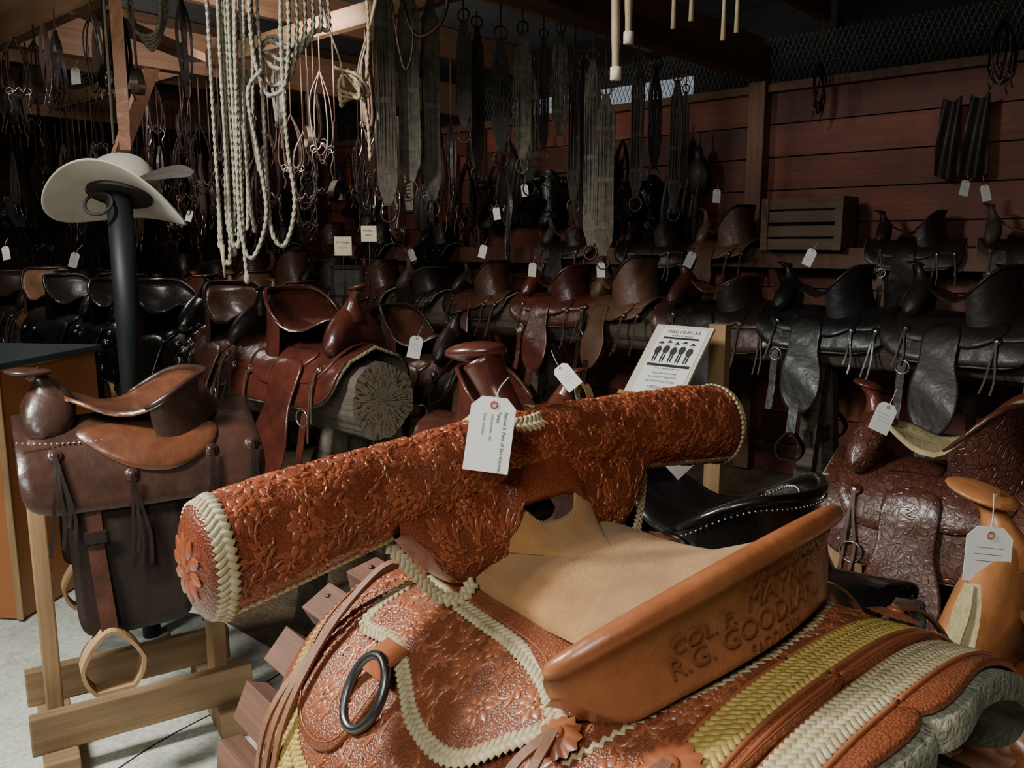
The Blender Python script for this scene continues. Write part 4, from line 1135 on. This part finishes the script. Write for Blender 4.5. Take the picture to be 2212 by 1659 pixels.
def card(loc,w,h,lines,rz):
    mb=MB(); mb.box((0,0,0),(w,.003,h),'paper2')
    for i,(t,s_) in enumerate(lines): mb.text(t,s_,'ink',(1,0,0),(0,0,1),(0,-.003,h*.2-i*h*.28),.0004)
    mb.tube([(0,.004,-h/2),(0,.004,-h/2-.35)],.003,'iron',5)
    return mb.obj('name_card',loc,(0,0,rz))
card(S(-1.09,5.45,1.49),.11,.12,[('R.T. Frazier',.018),('Pueblo, CO',.011)],YAW+.1)
card(S(-.93,5.5,1.57),.10,.10,[('Filey Bax...',.017),('Saddle Co.',.011)],YAW)
random.seed(3)
def tg(h,f,z,tilt=0,w=.05,hh=.1): tag(S(h*f,f,z),(radians(80),radians(tilt),YAW),w,hh)
tg(-.117,3.15,1.115,12,.05,.085)
tg(.067,2.40,1.12,-40,.05,.08)
tg(.215,1.62,1.08,48,.045,.085)
tg(.455,2.15,1.05,25,.055,.08)
tg(.60,1.22,1.03,6,.072,.085)
for px,py in ((890,548),(1043,540),(1150,580),(1298,580),(1490,558),(1748,553)):
    h=(px-1106)/1800; d=(.743*h-.669,.669*h+.743); f=4.15/d[1]; tg(h*.99,f,1.5+f*(-.0145-(py-552)*.00054),random.uniform(-30,30),.05,.09)
for h,f,z in ((-.018,5.6,1.70),(.015,5.6,1.85),(.24,5.0,1.78),(.53,4.3,1.78),(.555,4.2,1.75),(-.17,6,1.75),(-.33,5.5,1.6),(-.38,6,1.7),(-.6,5,1.45),(-.62,4,2.4),(-.5,4.2,2.3),(-.52,4.4,1.42)):
    tg(h,f,z,random.uniform(-15,15),.045,.08)

# ------------------------------------------------------------------ lighting
def area(name,loc,size,sy,power,col,target=None,rot=None):
    l=bpy.data.lights.new(name,'AREA'); l.shape='RECTANGLE'; l.size=size; l.size_y=sy; l.energy=power; l.color=col
    o=bpy.data.objects.new(name,l); bpy.context.collection.objects.link(o); o.location=loc
    if target: o.rotation_euler=(V(target)-V(loc)).to_track_quat('-Z','Y').to_euler()
    return o
area('ceiling_light_key',S(-2.0,1.1,2.85),.4,.8,200,(1.0,.99,.92),target=S(-.6,1.6,.5))
area('fill_light_front',S(-.7,-.9,2.7),.6,.8,46,(.98,1.0,.95),target=S(-.1,1.3,.9))  # unseen fill added near the camera to brighten the front saddle
area('fill_light_wall',S(-1.1,4.2,2.5),.3,.6,32,(1,.93,.82),target=S(-1.2,6.8,1.5))  # added fill, lifts the back wall where the key falls off
area('fill_light_left',S(-2.9,4.9,2.6),.3,.6,18,(1,.96,.88),target=S(-2.6,6.0,1.2))  # extra lamp added to brighten the dark far-left rows
w=bpy.data.worlds.new('World'); bpy.context.scene.world=w; w.use_nodes=True
bg_=w.node_tree.nodes['Background']; bg_.inputs[0].default_value=(.75,.85,1,1); bg_.inputs[1].default_value=.3

cam=bpy.data.cameras.new('Camera'); co=bpy.data.objects.new('Camera',cam); bpy.context.collection.objects.link(co)
cam.sensor_width=36; cam.lens=36*1800/2212; cam.clip_start=.02
co.location=(0,0,1.5); co.rotation_euler=(radians(90-9.5),0,YAW)
bpy.context.scene.camera=co
